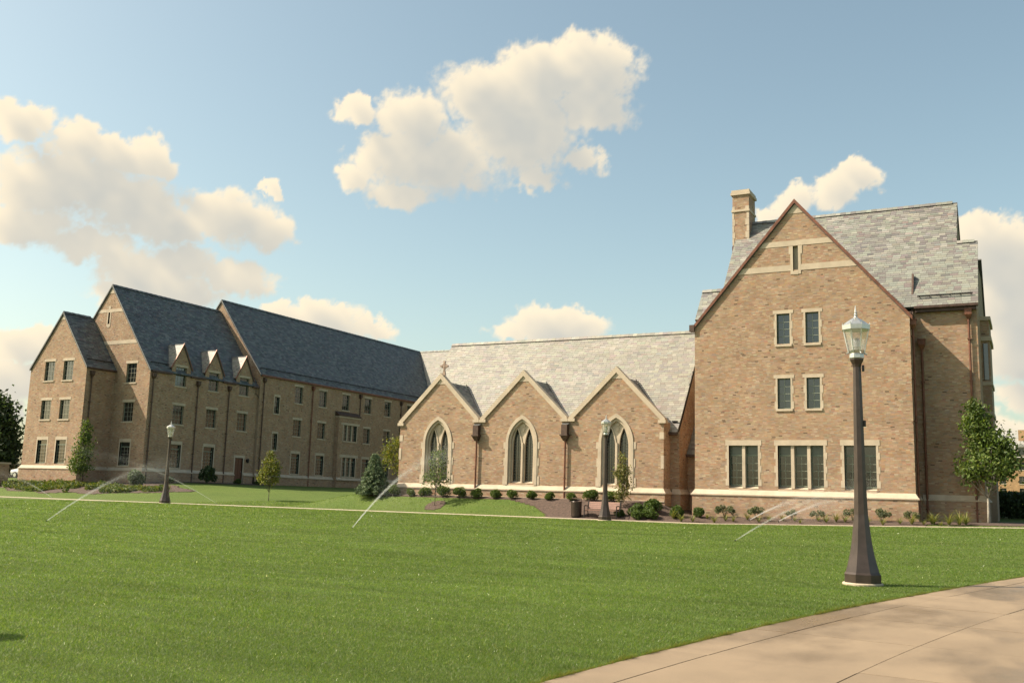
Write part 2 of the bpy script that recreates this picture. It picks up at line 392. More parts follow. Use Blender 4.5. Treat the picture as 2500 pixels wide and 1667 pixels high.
def ridge_cap(parent, a, b, palette=SLATES, w=.17, step=.3):
    a, b = np.array(a, float), np.array(b, float); L = np.linalg.norm(b-a); d = (b-a)/L; s = np.array([-d[1], d[0], 0])
    mb = MB(); k = int(L/step)
    for i in range(k):
        p = a+d*(i*step); q = a+d*(i*step+step*.98); up = .05+.012*(i % 2)
        for sg in (-1, 1):
            mb.poly([p+s*sg*w+(0,0,-.14), q+s*sg*w+(0,0,-.14), q+(0,0,up), p+(0,0,up)])
            mb.poly([p+s*sg*w+(0,0,-.14), p+(0,0,up), p+(0,0,up-.05), p+s*sg*w+(0,0,-.2)])
    me = mb.mesh('ridge_cap'); n = len(me.polygons)
    at = me.attributes.new('col', 'FLOAT_COLOR', 'FACE'); c = np.ones((n, 4), np.float32); c[:, :3] = np.repeat(pal(palette, n//4+1), 4, 0)[:n]
    at.data.foreach_set('color', c.ravel())
    o = add('ridge_cap', me, M_slate, None); o.parent = parent
    return o

# ------------------------------------------------------------------ windows
PANES = {}
def window(parent, P, u0, u1, z0, z1, cols=2, rows=4, depth=.2, lights=1, transom=None, head=.22, jamb=0.0, sill=True, panes=False,
           toothed=False, blind=False, frame=M_frame, fw=.05, lintel_w=.12, label=None, mull=.16, bar=.018):
    """frame mesh (the part) with panes, glazing bars, stone surround and sill below it; P(u,z,d)"""
    def bx(mb, a, b, c, e, d0, d1):
        return mb.hexa([P(a,c,d0),P(b,c,d0),P(b,c,d1),P(a,c,d1),P(a,e,d0),P(b,e,d0),P(b,e,d1),P(a,e,d1)])
    fr = MB(); gb = MB(); stone = []; cells = []
    def piece(nm, *a): stone.append((nm, bx(MB(), *a)))
    W = (u1-u0-(lights-1)*mull)/lights
    for i in range(lights):
        a = u0+i*(W+mull); b = a+W
        bx(fr, a, a+fw, z0, z1, -depth, -depth+.06); bx(fr, b-fw, b, z0, z1, -depth, -depth+.06)
        bx(fr, a+fw, b-fw, z0, z0+fw*1.3, -depth, -depth+.06); bx(fr, a+fw, b-fw, z1-fw, z1, -depth, -depth+.06)
        zt = z1-fw
        if transom:
            tz = z0+(z1-z0)*transom; bx(fr, a+fw, b-fw, tz-.045, tz+.045, -depth+.002, -depth+.062)
            cells.append((a+fw, b-fw, tz+.045, zt, 'top')); zt = tz-.045
        ca, cb, cz0 = a+fw, b-fw, z0+fw*1.3
        for k in range(1, cols): x = ca+(cb-ca)*k/cols; bx(gb, x-bar/2, x+bar/2, cz0, zt, -depth+.005, -depth+.035)
        for k in range(1, rows): z = cz0+(zt-cz0)*k/rows; bx(gb, ca, cb, z-bar/2, z+bar/2, -depth+.003, -depth+.038)
        if panes:
            for k in range(cols):
                for r in range(rows): cells.append((ca+(cb-ca)*k/cols, ca+(cb-ca)*(k+1)/cols, cz0+(zt-cz0)*r/rows, cz0+(zt-cz0)*(r+1)/rows, 'p'))
        else: cells.append((ca, cb, cz0, zt, 'p'))
        if i < lights-1: piece('mullion', b, b+mull, z0-.1, z1, -depth-.02, -.06)
    w = fr.build('window', frame, parent)
    if label: w['label'] = label
    sub(w, 'glazing_bars', gb, M_bars if panes else M_cream)
    for (a, b, c, e, kd) in cells:
        mb = MB(); q = random.uniform(-.0035, .0035)*(b-a)/.3
        mb.hexa([P(a,c,-depth-.02),P(b,c,-depth-.02),P(b,c,-depth+.012+q),P(a,c,-depth+.012-q),P(a,e,-depth-.02),P(b,e,-depth-.02),P(b,e,-depth+.012+q),P(a,e,-depth+.012-q)])
        sub(w, 'pane', mb, M_blind if (kd == 'top' and blind) else M_glass)
    if head: piece('lintel', u0-lintel_w, u1+lintel_w, z1, z1+head, -depth, .02)
    if jamb:
        n = max(2, int((z1-z0)/.34)) if toothed else 1; hh = (z1-z0)/n
        for k in range(n):
            e = jamb*(1.6 if (k % 2 == 0 and toothed) else 1.0)
            piece('jamb_stone', u0-e, u0, z0+k*hh+.003, z0+(k+1)*hh-.003, -depth, .015); piece('jamb_stone', u1, u1+e, z0+k*hh+.003, z0+(k+1)*hh-.003, -depth, .015)
    if sill: piece('sill', u0-.1, u1+.1, z0-.12, z0, -depth, .06)
    for nm, mbb in stone: sub(w, nm, mbb, M_stone)
    return w
def downpipe(parent, P, u, z0, z1, r=.055, mat=None, head=True, off=.12):
    mat = mat or M_copperd; mb = MB().tube([P(u, z0, off), P(u, z1, off)], r, 8)
    for z in np.arange(z0+.6, z1-.4, 2.2):
        q0, q1 = P(u-.09, z, 0), P(u+.09, z+.06, off+r+.012)
        mb.box(min(q0[0],q1[0]), max(q0[0],q1[0]), min(q0[1],q1[1]), max(q0[1],q1[1]), z, z+.06)
    o = mb.build('downpipe', mat, parent)
    if head:
        h = MB(); a = .17
        def ring(s, z): return [P(u-s, z, .0), P(u+s, z, .0), P(u+s, z, off+s), P(u-s, z, off+s)]
        h.hexa(ring(.07, z1-.5)+ring(a, z1-.28)); h.hexa(ring(a, z1-.28)+ring(a, z1-.02)); h.hexa(ring(a+.03, z1-.02)+ring(a+.03, z1+.03))
        sub(o, 'collector_head', h, mat)
    return o
def gutter(parent, a, b, out, mat=None, h=.16, w=.18):
    a, b, out = (np.array(q, float) for q in (a, b, out)); mb = MB()
    pr = [(0,0),(w,0.03),(w,h),(w*.82,h),(w*.8,.07),(0,.07)]
    mb.prism([a+out*p+np.array((0,0,q)) for p, q in pr], b-a)
    return mb.build('gutter', mat or M_copperd, parent)

# ================================================================== the ground
def grid(xs, ys, off=0.0):
    X, Y = np.meshgrid(xs, ys, indexing='ij'); V = np.stack([X, Y, H(X, Y)+off], -1).reshape(-1, 3); n, m = len(xs), len(ys)
    i = np.arange((n-1)*m).reshape(n-1, m)[:, :-1]; F = np.stack([i, i+m, i+m+1, i+1], -1).reshape(-1, 4)
    return V, F
xs = np.r_[np.linspace(-900, -130, 12), np.arange(-120, -90, 3.), np.arange(-90, -45, 1.2), np.arange(-45, 12, .6), np.arange(12, 60, 4.), np.linspace(66, 900, 14)]
ys = np.r_[np.linspace(-200, -12, 6), np.arange(-8, 48, .7), np.arange(48, 64, .35), np.arange(64, 130, 2.), np.linspace(134, 1500, 24)]
V, F = grid(xs, ys)
tag(add('ground', npmesh('ground', V, F, smooth=True), M_turf), kind='structure')

def sheet(name, xs, ys, off, mat, keep=None, edge=.12):
    """conforming sheet with turned-down edges"""
    V, F = grid(xs, ys, off)
    if keep is not None:
        cen = V[F].mean(1); F = F[[bool(keep(c[0], c[1])) for c in cen]]
    from collections import Counter
    ed = Counter(); dirn = {}
    for f in F:
        for a, b in zip(f, np.roll(f, -1)):
            k = (min(a, b), max(a, b)); ed[k] += 1; dirn[k] = (a, b)
    V = list(map(tuple, V)); F = [tuple(f) for f in F]; low = {}
    for k, c in ed.items():
        if c == 1:
            q = []
            for i in dirn[k]:
                if i not in low: low[i] = len(V); V.append((V[i][0], V[i][1], V[i][2]-edge))
                q.append(low[i])
            F.append((dirn[k][1], dirn[k][0], q[0], q[1]))
    me = bpy.data.meshes.new(name); me.from_pydata(V, [], F); me.shade_flat(); me.update()
    return add(name, me, mat)
# path along the halls, cast in panels
PY0, PY1 = 48.75, 50.55
pb = sheet('path', np.arange(-120, 14, .6), np.array([PY0+.02, 49.3, 49.9, PY1-.02]), .012, M_joint); tag(pb, kind='structure')
for i, x in enumerate(np.arange(-120, 12, 1.8)):
    if x > 4 or x < -84: continue
    V, F = grid(np.array([x+.008, x+.6, x+1.2, x+1.792]), np.array([PY0, 49.35, 49.95, PY1]), .035)
    n = len(V); V2 = V.copy(); V2[:, 2] -= .1
    Fs = [tuple(f) for f in F]
    rim = [0,1,2,3,7,11,15,14,13,12,8,4]
    for a, b in zip(rim, rim[1:]+rim[:1]): Fs.append((a, b, b+n, a+n))
    me = bpy.data.meshes.new('path_panel'); me.from_pydata([tuple(v) for v in np.r_[V, V2]], [], Fs); me.shade_flat(); me.update()
    add('path_panel', me, M_conc2, pb)
# curved concrete walk in the foreground, centre (87,-0.6)
WC = np.array([87., -.6]); RAD = [91.0, 90.53, 89.08, 87.6, 86.1, 84.6]
def wp(r, th): return (WC[0]-r*math.cos(th), WC[1]+r*math.sin(th))
mb = MB(); ths = np.linspace(-.10, .56, 90)
for a, b in zip(ths[:-1], ths[1:]):
    q = [(*wp(RAD[0]-.01, a), 0), (*wp(RAD[-1], a), 0), (*wp(RAD[-1], b), 0), (*wp(RAD[0]-.01, b), 0)]
    mb.poly([(x, y, Hf(x, y)+.012) for x, y, z in q])
walk = mb.build('walkway', M_joint); tag(walk, kind='structure')
JT = []; th = -.10
while th < .55: JT.append(th); th += 2.33/90
off0 = .0085
for bi, (ra, rb) in enumerate(zip(RAD[:-1], RAD[1:])):
    for j, (a, b) in enumerate(zip(JT[:-1], JT[1:])):
        a += off0; b += off0
        g = .008; ga = g/90; mb = MB(); tl = random.uniform(-.003, .003)
        k = 4; top = []
        for r in (ra-g, rb+g):
            top.append([(*wp(r, a+ga+(b-a-2*ga)*i/k),) for i in range(k+1)])
        zt = [[Hf(*p)+.03+tl for p in row] for row in top]
        for i in range(k):
            mb.poly([(*top[0][i], zt[0][i]), (*top[1][i], zt[1][i]), (*top[1][i+1], zt[1][i+1]), (*top[0][i+1], zt[0][i+1])])
        rim = [(*top[0][i], zt[0][i]) for i in range(k+1)]+[(*top[1][i], zt[1][i]) for i in range(k, -1, -1)]
        for p, q in zip(rim, rim[1:]+rim[:1]): mb.poly([p, q, (q[0], q[1], q[2]-.09), (p[0], p[1], p[2]-.09)])
        mb.build('slab', M_concrete, walk)
# mulch beds
def bedR(x, y):
    if y > 54.6 or y < PY1+.06: return False
    if x > -24.6: return True if x < -4.6 else y > 51.9
    lim = 50.9+2.35*min(1, max(0, (-24.6-x)/3.4))**.5
    return y > lim
tag(sheet('mulch_bed', np.arange(-38.6, 3, .2), np.arange(50.61, 57.6, .16), .035, M_mulch, lambda x, y: bedR(x, y) if y < 54.6 else (x > -18.3 and y < 57.4)), kind='structure')
tag(sheet('mulch_bed', np.arange(-82, -60, .35), np.arange(52.5, 64, .3), .035, M_mulch,
    lambda x, y: ((x+71.5)/10.8)**2+((y-58.6)/(4.5+.35*math.sin(x*1.3)))**2 < 1), kind='structure')
tag(sheet('mulch_bed', np.arange(-70, -66.6, .35), np.arange(62, 78, .4), .035, M_mulch, lambda x, y: x < -68.0+.25*math.sin(y*1.7)), kind='structure')
tag(sheet('mulch_ring', np.arange(-33.7, -31.7, .12), np.arange(51.2, 53.2, .12), .03, M_mulch, lambda x, y: math.hypot(x+32.72, (y-52.15)) < .62), kind='structure')


# ================================================================== cumulus clouds: part of the sky, sun and shade put into their glow, 3 km away
_tab = np.random.default_rng(11).random((256, 256))
def vnoise(x, y):
    xi = np.floor(x).astype(int); yi = np.floor(y).astype(int); fx = x-xi; fy = y-yi
    fx = fx*fx*fx*(fx*(fx*6-15)+10); fy = fy*fy*fy*(fy*(fy*6-15)+10)
    g = lambda a, b: _tab[(xi+a) & 255, (yi+b) & 255]
    return (g(0, 0)*(1-fx)+g(1, 0)*fx)*(1-fy)+(g(0, 1)*(1-fx)+g(1, 1)*fx)*fy
def fbm(x, y, o=5, gain=.5, ridge=False):
    s_ = 0; a = 1; n_ = 0
    for i in range(o):
        v = vnoise(x*2**i+37.3*i, y*2**i+11.7*i); v = np.abs(2*v-1) if ridge else v
        s_ = s_+a*v; n_ += a; a *= gain
    return s_/n_
m = bpy.data.materials.new('cloud'); m.use_nodes = True; t = NT(m.node_tree); m.node_tree.nodes.remove(m.node_tree.nodes['Principled BSDF'])
al = t.n('ShaderNodeAttribute', attribute_name='alpha').outputs['Fac']; lt = t.n('ShaderNodeAttribute', attribute_name='light').outputs['Fac']
em = t.n('ShaderNodeEmission', ins={'Color': t.mix(lt, (.45, .45, .415, 1), (.79, .685, .51, 1)), 'Strength': CLOUD_S})
t.set(m.node_tree.nodes['Material Output'].inputs[0], t.n('ShaderNodeMixShader', ins={0: al, 1: t.n('ShaderNodeBsdfTransparent').outputs[0], 2: em.outputs[0]}).outputs[0])
M_cloud = m; M_cloud.cycles.emission_sampling = 'NONE'
def cloud(lobes, step=.085, D=3000., bulge=60.):
    L_ = np.array(lobes); a0, a1 = (L_[:, 0]-L_[:, 2]).min()-1.5, (L_[:, 0]+L_[:, 2]).max()+1.5; e0, e1 = max(.6, (L_[:, 1]-L_[:, 3]).min()-1.2), (L_[:, 1]+L_[:, 3]).max()+1.2
    A, E_ = np.meshgrid(np.arange(a0, a1, step), np.arange(e0, e1, step), indexing='ij')
    wx = (fbm(A*.45+5, E_*.45+9, 3)-.5)*1.5+(fbm(A*1.5, E_*1.5+3, 6, .6)-.5)*1.25
    wy = (fbm(A*.45+55, E_*.45+19, 3)-.5)*1.2+(fbm(A*1.5+21, E_*1.5+31, 6, .6)-.5)*1.1
    d = np.full(A.shape, -9.); th = np.zeros(A.shape)
    for (a, e_, rx, ry) in lobes:
        l = np.hypot((A+wx-a)*.92/rx, (E_+wy-e_)*.92/ry)
        d = np.maximum(d, 1-l); th = np.maximum(th, np.clip(1-l*l, 0, 1)*min(rx, ry)**.8)
    low = np.clip((E_-e0)/(e1-e0), 0, 1)
    d = d+(fbm(A*2.4+7, E_*2.4, 6, .62)-.5)*(.42-.12*low)
    alpha = S(-.04, .06+.34*(1-low)*fbm(A*.5, E_*.5+40, 3)*1.6+.20, d)
    dens = np.clip(d, 0, 1.2)*th; tau = np.zeros(A.shape)
    for k in range(1, 26):     # light reaching each point from the upper left through the cloud
        tt = k*.13; ia, ie = int(round(-.70*tt/step)), int(round(.72*tt/step)); sh = np.zeros(A.shape)
        x0, x1 = max(0, -ia), min(A.shape[0], A.shape[0]-ia); y0, y1 = max(0, -ie), min(A.shape[1], A.shape[1]-ie)
        if x1 > x0 and y1 > y0: sh[x0:x1, y0:y1] = dens[x0+ia:x1+ia, y0+ie:y1+ie]
        tau += sh*.13
    light = np.exp(-1.05*tau)*.95+.05+(fbm(A*1.1+13, E_*1.3+2, 4, .5)-.5)*.30*np.clip(th, 0, 1)
    for _ in range(6): light[1:-1, 1:-1] = (light[1:-1, 1:-1]*4+light[2:, 1:-1]+light[:-2, 1:-1]+light[1:-1, 2:]+light[1:-1, :-2])/8
    r_ = D-bulge*th; ar, er = np.radians(A), np.radians(E_)
    V = np.stack([np.sin(ar)*np.cos(er)*r_, np.cos(ar)*np.cos(er)*r_, np.sin(er)*r_], -1).reshape(-1, 3)
    n_, m_ = A.shape; i = np.arange((n_-1)*m_).reshape(n_-1, m_)[:, :-1]; F = np.stack([i, i+1, i+m_+1, i+m_], -1).reshape(-1, 4)
    af = alpha.ravel(); F = F[(af[F] > .002).any(1)]
    use = np.unique(F); re = np.zeros(len(V), int); re[use] = np.arange(len(use)); V = V[use]; F = re[F]
    me = npmesh('cloud', V, F, smooth=True)
    for nm, arr in (('alpha', af), ('light', np.clip(light, 0, 1.15).ravel())): at = me.attributes.new(nm, 'FLOAT', 'POINT'); at.data.foreach_set('value', arr[use].astype(np.float32))
    return tag(add('cloud', me, M_cloud), kind='structure')
for a, b in ((0, 13), (13, 30), (30, 34), (34, 37), (37, 41), (41, 47), (47, 51)): cloud(CLOUDS[a:b])
for k in range(16):        # the same scattered cumulus further round the sky, out of the sun's way
    a = 12+k*17.5+random.uniform(-5, 5)
    if abs(((a+112+180) % 360)-180) < 20: continue
    e_ = random.uniform(6, 24); cloud([(a+random.uniform(-3, 3), e_+random.uniform(-.6, .9), random.uniform(1.5, 4), random.uniform(.8, 1.9)) for _ in range(5)], step=.25)

# ================================================================== right hall
RH = empty('residence_hall', (-9.5, 60, .8), True)
tag(RH, 'tall tan brick hall with steep front gable and chimney, right of the chapel', 'building')
YG, YM = 53.5, 55.7
gp = [(-16.62, 11.40), (-10.92, 18.12), (-5.22, 11.40)]
PG = wmap('Y-', YG)
UPW = [(-12.0, -11.3), (-10.46, -9.76)]
opsG = [opening(a, b, z0, z1, depth=.24) for a, b in UPW for z0, z1 in ((10.16, 11.86), (6.64, 8.3))]
GR = [(-14.70, -13.10, 2), (-12.04, -9.66, 3), (-8.62, -7.04, 2)]
opsG += [opening(a, b, 2.36, 4.68, depth=.42) for a, b, n in GR]
opsG.append(opening(-11.06, -10.78, 14.25, 15.6, depth=.2))
mb = panel(MB(), PG, .2, gp, opsG)
mb.poly([(-5.22, YG, .2), (-5.22, YM, .2), (-5.22, YM, 11.4), (-5.22, YG, 11.4)])
mb.poly([(-16.62, YG, .2), (-16.62, 62, .2), (-16.62, 62, 11.4), (-16.62, YG, 11.4)])
mb.build('gable_wall', M_mortar, RH)
bricks(PG, 2.16, gp, opsG, parent=RH)
bricks(wmap('X+', -5.22), 2.16, [(YG, 11.4), (YM, 11.4)], [], parent=RH)
bricks(wmap('X-', -16.62), 2.16, [(YG, 11.4), (61, 11.4)], [], parent=RH)
# projecting base course below the plinth moulding
mb = MB(); mb.box(-16.74, -5.1, YG-.14, YM+.02, .2, 1.98); mb.build('base_wall', M_mortar, RH)
bricks(wmap('Y-', YG-.14), .45, [(-16.74, 2.0), (-5.1, 2.0)], [], parent=RH)
bricks(wmap('X+', -5.1), .45, [(YG-.14, 2.0), (YM, 2.0)], [], parent=RH)
bricks(wmap('X-', -16.74), .45, [(YG-.14, 2.0), (YM, 2.0)], [], parent=RH)
pl = MB()
def plinth_run(mb, P, a, b, z, proj=.14, ha=0.0, hb=0.0):
    """sloped stone course: nose then weathering"""
    pr = [(0, z-.02), (proj+.05, z-.02), (proj+.05, z+.05), (proj, z+.08), (.0, z+.30)]
    A = [P(a-ha*(d/proj if proj else 0), zz, d) for d, zz in pr]; B = [P(b+hb*(d/proj if proj else 0), zz, d) for d, zz in pr]
    n = len(mb.v); mb.v += [tuple(map(float, p)) for p in A+B]; k = len(pr)
    mb.f.append(tuple(n+i for i in range(k))[::-1]); mb.f.append(tuple(n+k+i for i in range(k)))
    for i in range(k): j = (i+1) % k; mb.f.append((n+i, n+j, n+k+j, n+k+i))
plinth_run(pl, PG, -16.62, -5.22, 1.98, ha=.14, hb=.14)
plinth_run(pl, wmap('X+', -5.22), YG, YM-.14, 1.98, ha=.14)
plinth_run(pl, wmap('X-', -16.62), YG, YM, 1.98, ha=.14)
# splayed sills running into the plinth
for a, b, n in GR:
    pl.prism([(a+.002, YG-.02, 2.30), (a+.002, YG-.02, 2.24), (a+.002, YG+.43, 2.24), (a+.002, YG+.43, 2.52)], (b-a-.004, 0, 0))
pl.build('plinth_course', M_stone, RH)
# stone bands and slit
bd = MB()
def band(mb, P, prof, z0, z1, gaps, d=.022, inset=.02):
    T = prof_fn(prof); u = np.linspace(prof[0][0], prof[-1][0], 4000); ok0 = u[T(u) >= z0]; ok1 = u[T(u) >= z1]
    segs = [(ok0[0]+inset, ok0[-1]-inset, ok1[0]+inset, ok1[-1]-inset)]
    edges = sorted(gaps)
    lefts = [(segs[0][0], segs[0][2])]; rights = []
    for g in edges: rights.append((g[0], g[0])); lefts.append((g[1], g[1]))
    rights.append((segs[0][1], segs[0][3]))
    for (la, lb), (ra, rb) in zip(lefts, rights):
        mb.hexa([P(la, z0, -.02), P(ra, z0, -.02), P(ra, z0, d), P(la, z0, d), P(lb, z1, -.02), P(rb, z1, -.02), P(rb, z1, d), P(lb, z1, d)])
band(bd, PG, gp, 15.62, 15.92, []); band(bd, PG, gp, 14.22, 14.55, [(-11.2, -10.64)])
for a, b, c, e in ((-11.2, -11.06, 14.02, 15.6), (-10.78, -10.64, 14.02, 15.6), (-11.28, -11.2, 15.15, 15.6), (-10.64, -10.56, 15.15, 15.6)):
    q0, q1 = PG(a, c, .026), PG(b, e, -.15); bd.box(a, b, q0[1], q1[1], c, e)
bd.prism([(-11.06, YG-.03, 14.0), (-11.06, YG+.2, 14.0), (-11.06, YG+.2, 14.32), (-11.06, YG-.03, 14.18)], (.28, 0, 0))
T_ = prof_fn(gp)
bd.prism([(-11.36, YG-.024, 17.45), (-10.48, YG-.024, 17.45), (-10.92, YG-.024, 17.97)], (0, .03, 0))
bd.build('stone_band', M_stone, RH)
mb = MB(); mb.box(-11.06, -10.78, YG+.19, YG+.2, 14.25, 15.6); mb.build('vent_panel', M_stone, RH)
for a, b in UPW:
    for z0, z1 in ((10.16, 11.86), (6.64, 8.3)):
        window(RH, PG, a, b, z0, z1, 2, 4, .22, head=.19, jamb=.10, toothed=True, panes=True, lintel_w=.2, bar=.026)
for i, (a, b, n) in enumerate(GR):
    window(RH, PG, a, b, 2.50, 4.68, 2, 4, .36, lights=n, transom=.76, head=.29, jamb=.115, toothed=True, sill=False, panes=True, lintel_w=.19, blind=i < 2, mull=.17, bar=.024)
# roofs
rs = (18.12-11.40)/5.70
def roof_slab(mb, pts, thick=.14):
    pts = [np.array(p, float) for p in pts]; n = np.cross(pts[1]-pts[0], pts[2]-pts[0]); n /= np.linalg.norm(n); n = n if n[2] > 0 else -n
    mb.prism([p-n*thick for p in pts], n*thick)
gr = MB(); e = .10
def zg(x): return 18.20-rs*abs(x+10.92)
for sg in (-1, 1):
    xo = -10.92+sg*(5.70+.14)
    yb = 60.2 if sg > 0 else 60.2
    roof_slab(gr, [(xo, YG-.09, zg(xo)), (-10.92, YG-.09, 18.20), (-10.92, yb, 18.20), (xo, yb if sg < 0 else 56.4, zg(xo))])
gro = gr.build('gable_roof', M_under, RH)
V_up = (5.7, 0, -0)
for sg in (-1, 1):
    v = np.array([-sg, 0, rs]); O = (-10.92+sg*5.84, YG-.09, zg(-10.92+sg*5.84)+.003)
    L = math.hypot(5.84, 5.84*rs)
    slates(gro, O, (0, 1, 0), v, L, (lambda vv: (0, 3.2+vv*.62)) if sg > 0 else (lambda vv: (0, 6.5)))
tr = MB()
for sg in (-1, 1):
    xo = -10.92+sg*5.86; 
    tr.prism([(xo, YG-.13, zg(xo)-.17), (-10.92, YG-.13, 18.20-.17), (-10.92, YG-.13, 18.26), (xo, YG-.13, zg(xo)+.05)], (0, .035, 0))
tr.build('rake_trim', M_copper, RH)
mb = MB(); mb.box(-16.90, -16.62, YG-.16, YG+.2, 11.12, 11.5); mb.build('rake_foot', M_copperd, RH)
# main body behind
SM = 1.306; EZ, EY = 12.17, 55.42; RY = 60.85; RZ = EZ+SM*(RY-EY)
PM = wmap('Y-', YM)
mb = MB(); mb.poly([(-5.3, YM, .2), (-2.15, YM, .2), (-2.15, YM, 12.25), (-5.3, YM, 12.25)])
mb.poly([(-2.15, YM, .2), (-2.15, 66, .2), (-2.15, 66, 12.3), (-2.15, RY, RZ-.35), (-2.15, YM, 12.3)][:3]+[(-2.15, 66, 12.3), (-2.15, 63.75, 15.2), (-2.15, 57.95, 15.2), (-2.15, YM, 12.3)])
mb.poly([(-17.1, YM, 8), (-17.1, 66, 8), (-17.1, 66, 12.3), (-17.1, 64.4, 14.2), (-17.1, 57.2, 14.2), (-17.1, YM, 12.3)])
mb.poly([(-15.85, 57, 12), (-15.85, 65, 12), (-15.85, RY, RZ-.15)]); mb.poly([(-3.15, 57, 12), (-3.15, 65, 12), (-3.15, RY, RZ-.15)])
mb.poly([(-17.1, 66, .2), (-2.15, 66, .2), (-2.15, 66, 12.3), (-17.1, 66, 12.3)])
mb.poly([(-17.1, YM, 8), (-16.6, YM, 8), (-16.6, YM, 12.3), (-17.1, YM, 12.3)])
mb.build('main_wall', M_mortar, RH)
bricks(PM, 2.16, [(-5.22, 12.2), (-2.15, 12.2)], [], parent=RH)
bricks(wmap('X+', -2.15), 2.16, [(YM, 12.2), (64, 12.2)], [], parent=RH)
mb = MB(); mb.box(-5.1, -2.03, YM-.14, YM, .2, 1.98); mb.box(-2.15, -2.03, YM, 64, .2, 1.98); mb.build('base_wall', M_mortar, RH)
bricks(wmap('Y-', YM-.14), .45, [(-5.1, 2.0), (-2.03, 2.0)], [], parent=RH)
bricks(wmap('X+', -2.03), .45, [(YM-.14, 2.0), (64, 2.0)], [], parent=RH)
pl = MB(); plinth_run(pl, PM, -5.08, -2.15, 1.98, hb=.14); plinth_run(pl, wmap('X+', -2.15), YM, 64, 1.98, ha=.14); pl.build('plinth_course', M_stone, RH)
mr = MB()
def zm(y): return EZ+SM*(y-EY)
def strip(x0, x1, z0, z1):
    y0, y1 = EY+(z0-EZ)/SM, EY+(z1-EZ)/SM
    roof_slab(mr, [(x0, y0, z0), (x1, y0, z0), (x1, y1, z1), (x0, y1, z1)])
    roof_slab(mr, [(x0, 2*RY-y0, z0), (x1, 2*RY-y0, z0), (x1, 2*RY-y1, z1), (x0, 2*RY-y1, z1)])
strip(-17.2, -2.05, EZ, 14.2); strip(-15.95, -2.05, 14.2, 16.3); strip(-15.95, -3.1, 16.3, RZ)
mro = mr.build('main_roof', M_under, RH)
def visR(c):
    s = (YG-CAM[1])/(c[1]-CAM[1]); q = CAM+(c-CAM)*s
    return not (-16.8 < q[0] < -5.1 and q[2] < 18.4-rs*abs(q[0]+10.92)) and q[0] > -10.92
Lm = math.hypot(RY-EY, RZ-EZ); k = SM/math.hypot(1, SM)
def rngR(v):
    z = EZ+v*k
    return (0 if z < 14.2 else 1.25, 15.15 if z < 16.3 else 14.1)
slates(mro, (-17.2, EY, EZ+.003), (1, 0, 0), (0, 1, SM), Lm, rngR, visible=visR, nparts=300)
ridge_cap(mro, (-15.95, RY, RZ+.05), (-3.1, RY, RZ+.05))
ridge_cap(mro, (-3.1, EY+(16.3-EZ)/SM, 16.34), (-2.05, EY+(16.3-EZ)/SM, 16.34)); ridge_cap(mro, (-17.2, EY+(14.2-EZ)/SM, 14.24), (-15.95, EY+(14.2-EZ)/SM, 14.24))
gutter(RH, (-5.15, EY+.02, EZ-.15), (-2.05, EY+.02, EZ-.15), (0, -1, 0))
mb = MB(); mb.box(-5.1, -2.15, EY+.02, YM, EZ-.3, EZ-.12); mb.build('soffit', M_copperd, RH)
sg_ = MB(); y = EY+.46/SM*1.0; sg_.tube([(-5.0, y-.05, zm(y)+.16), (-2.3, y-.05, zm(y)+.16)], .04, 6)
for x in np.arange(-4.9, -2.3, .5): sg_.tube([(x, y-.05, zm(y)+.16), (x, y+.1, zm(y+.1))], .022, 5)
sg_.build('snow_guard', M_dark, RH)
# parapet flashing between gable roof and main roof
mb = MB(); mb.box(-5.30, -5.14, YG+.1, 56.3, 11.35, 11.6); mb.prism([(-5.32, 55.38, 11.6), (-5.32, 56.6, 11.6), (-5.32, 56.9, 14.2), (-5.32, 56.6, 14.25)], (.1, 0, 0)); mb.build('flashing', M_copperd, RH)
downpipe(RH, wmap('X+', -5.22), YG+.35, .9, 11.2, .06, M_copper); downpipe(RH, wmap('Y-', YM), -4.86, .9, 10.4, .06, M_copper, off=.15)
downpipe(RH, PM, -2.55, .9, 11.9, .055, M_copper)
# chimney
ch = MB(); ch.box(-16.12, -15.08, 59.9, 61.5, 16.2, 20.95); cho = ch.build('chimney', M_mortar, RH)
for P_, a, b in ((wmap('Y-', 59.9), -16.12, -15.08), (wmap('X+', -15.08), 59.9, 61.5), (wmap('X-', -16.12), 59.9, 61.5)):
    bk = bricks(P_, 17.5, [(a, 20.93), (b, 20.93)], [], parent=None); bk.parent = cho
st = MB(); st.box(-16.22, -14.98, 59.8, 61.6, 20.95, 21.12); st.box(-16.17, -15.03, 59.85, 61.55, 21.12, 21.28); st.box(-16.18, -15.02, 59.84, 61.56, 19.85, 19.98)
for i, z in enumerate(np.arange(17.7, 19.8, .42)):
    wq = .22 if i % 2 else .14; st.box(-15.08-wq, -15.066, 59.885, 60.0, z, z+.4); st.box(-16.134, -16.12+wq*.7, 59.885, 60.0, z, z+.4)
sub(cho, 'stone_trim', st, M_stone)
fl = MB(); fl.box(-16.15, -15.05, 59.87, 61.53, 17.2, 17.62); sub(cho, 'copper_flashing', fl, M_copper)
mb = MB().tube([(-15.5, 60.6, 21.28), (-15.5, 60.6, 21.48)], .1, 8); sub(cho, 'flue_pot', mb, M_copper)
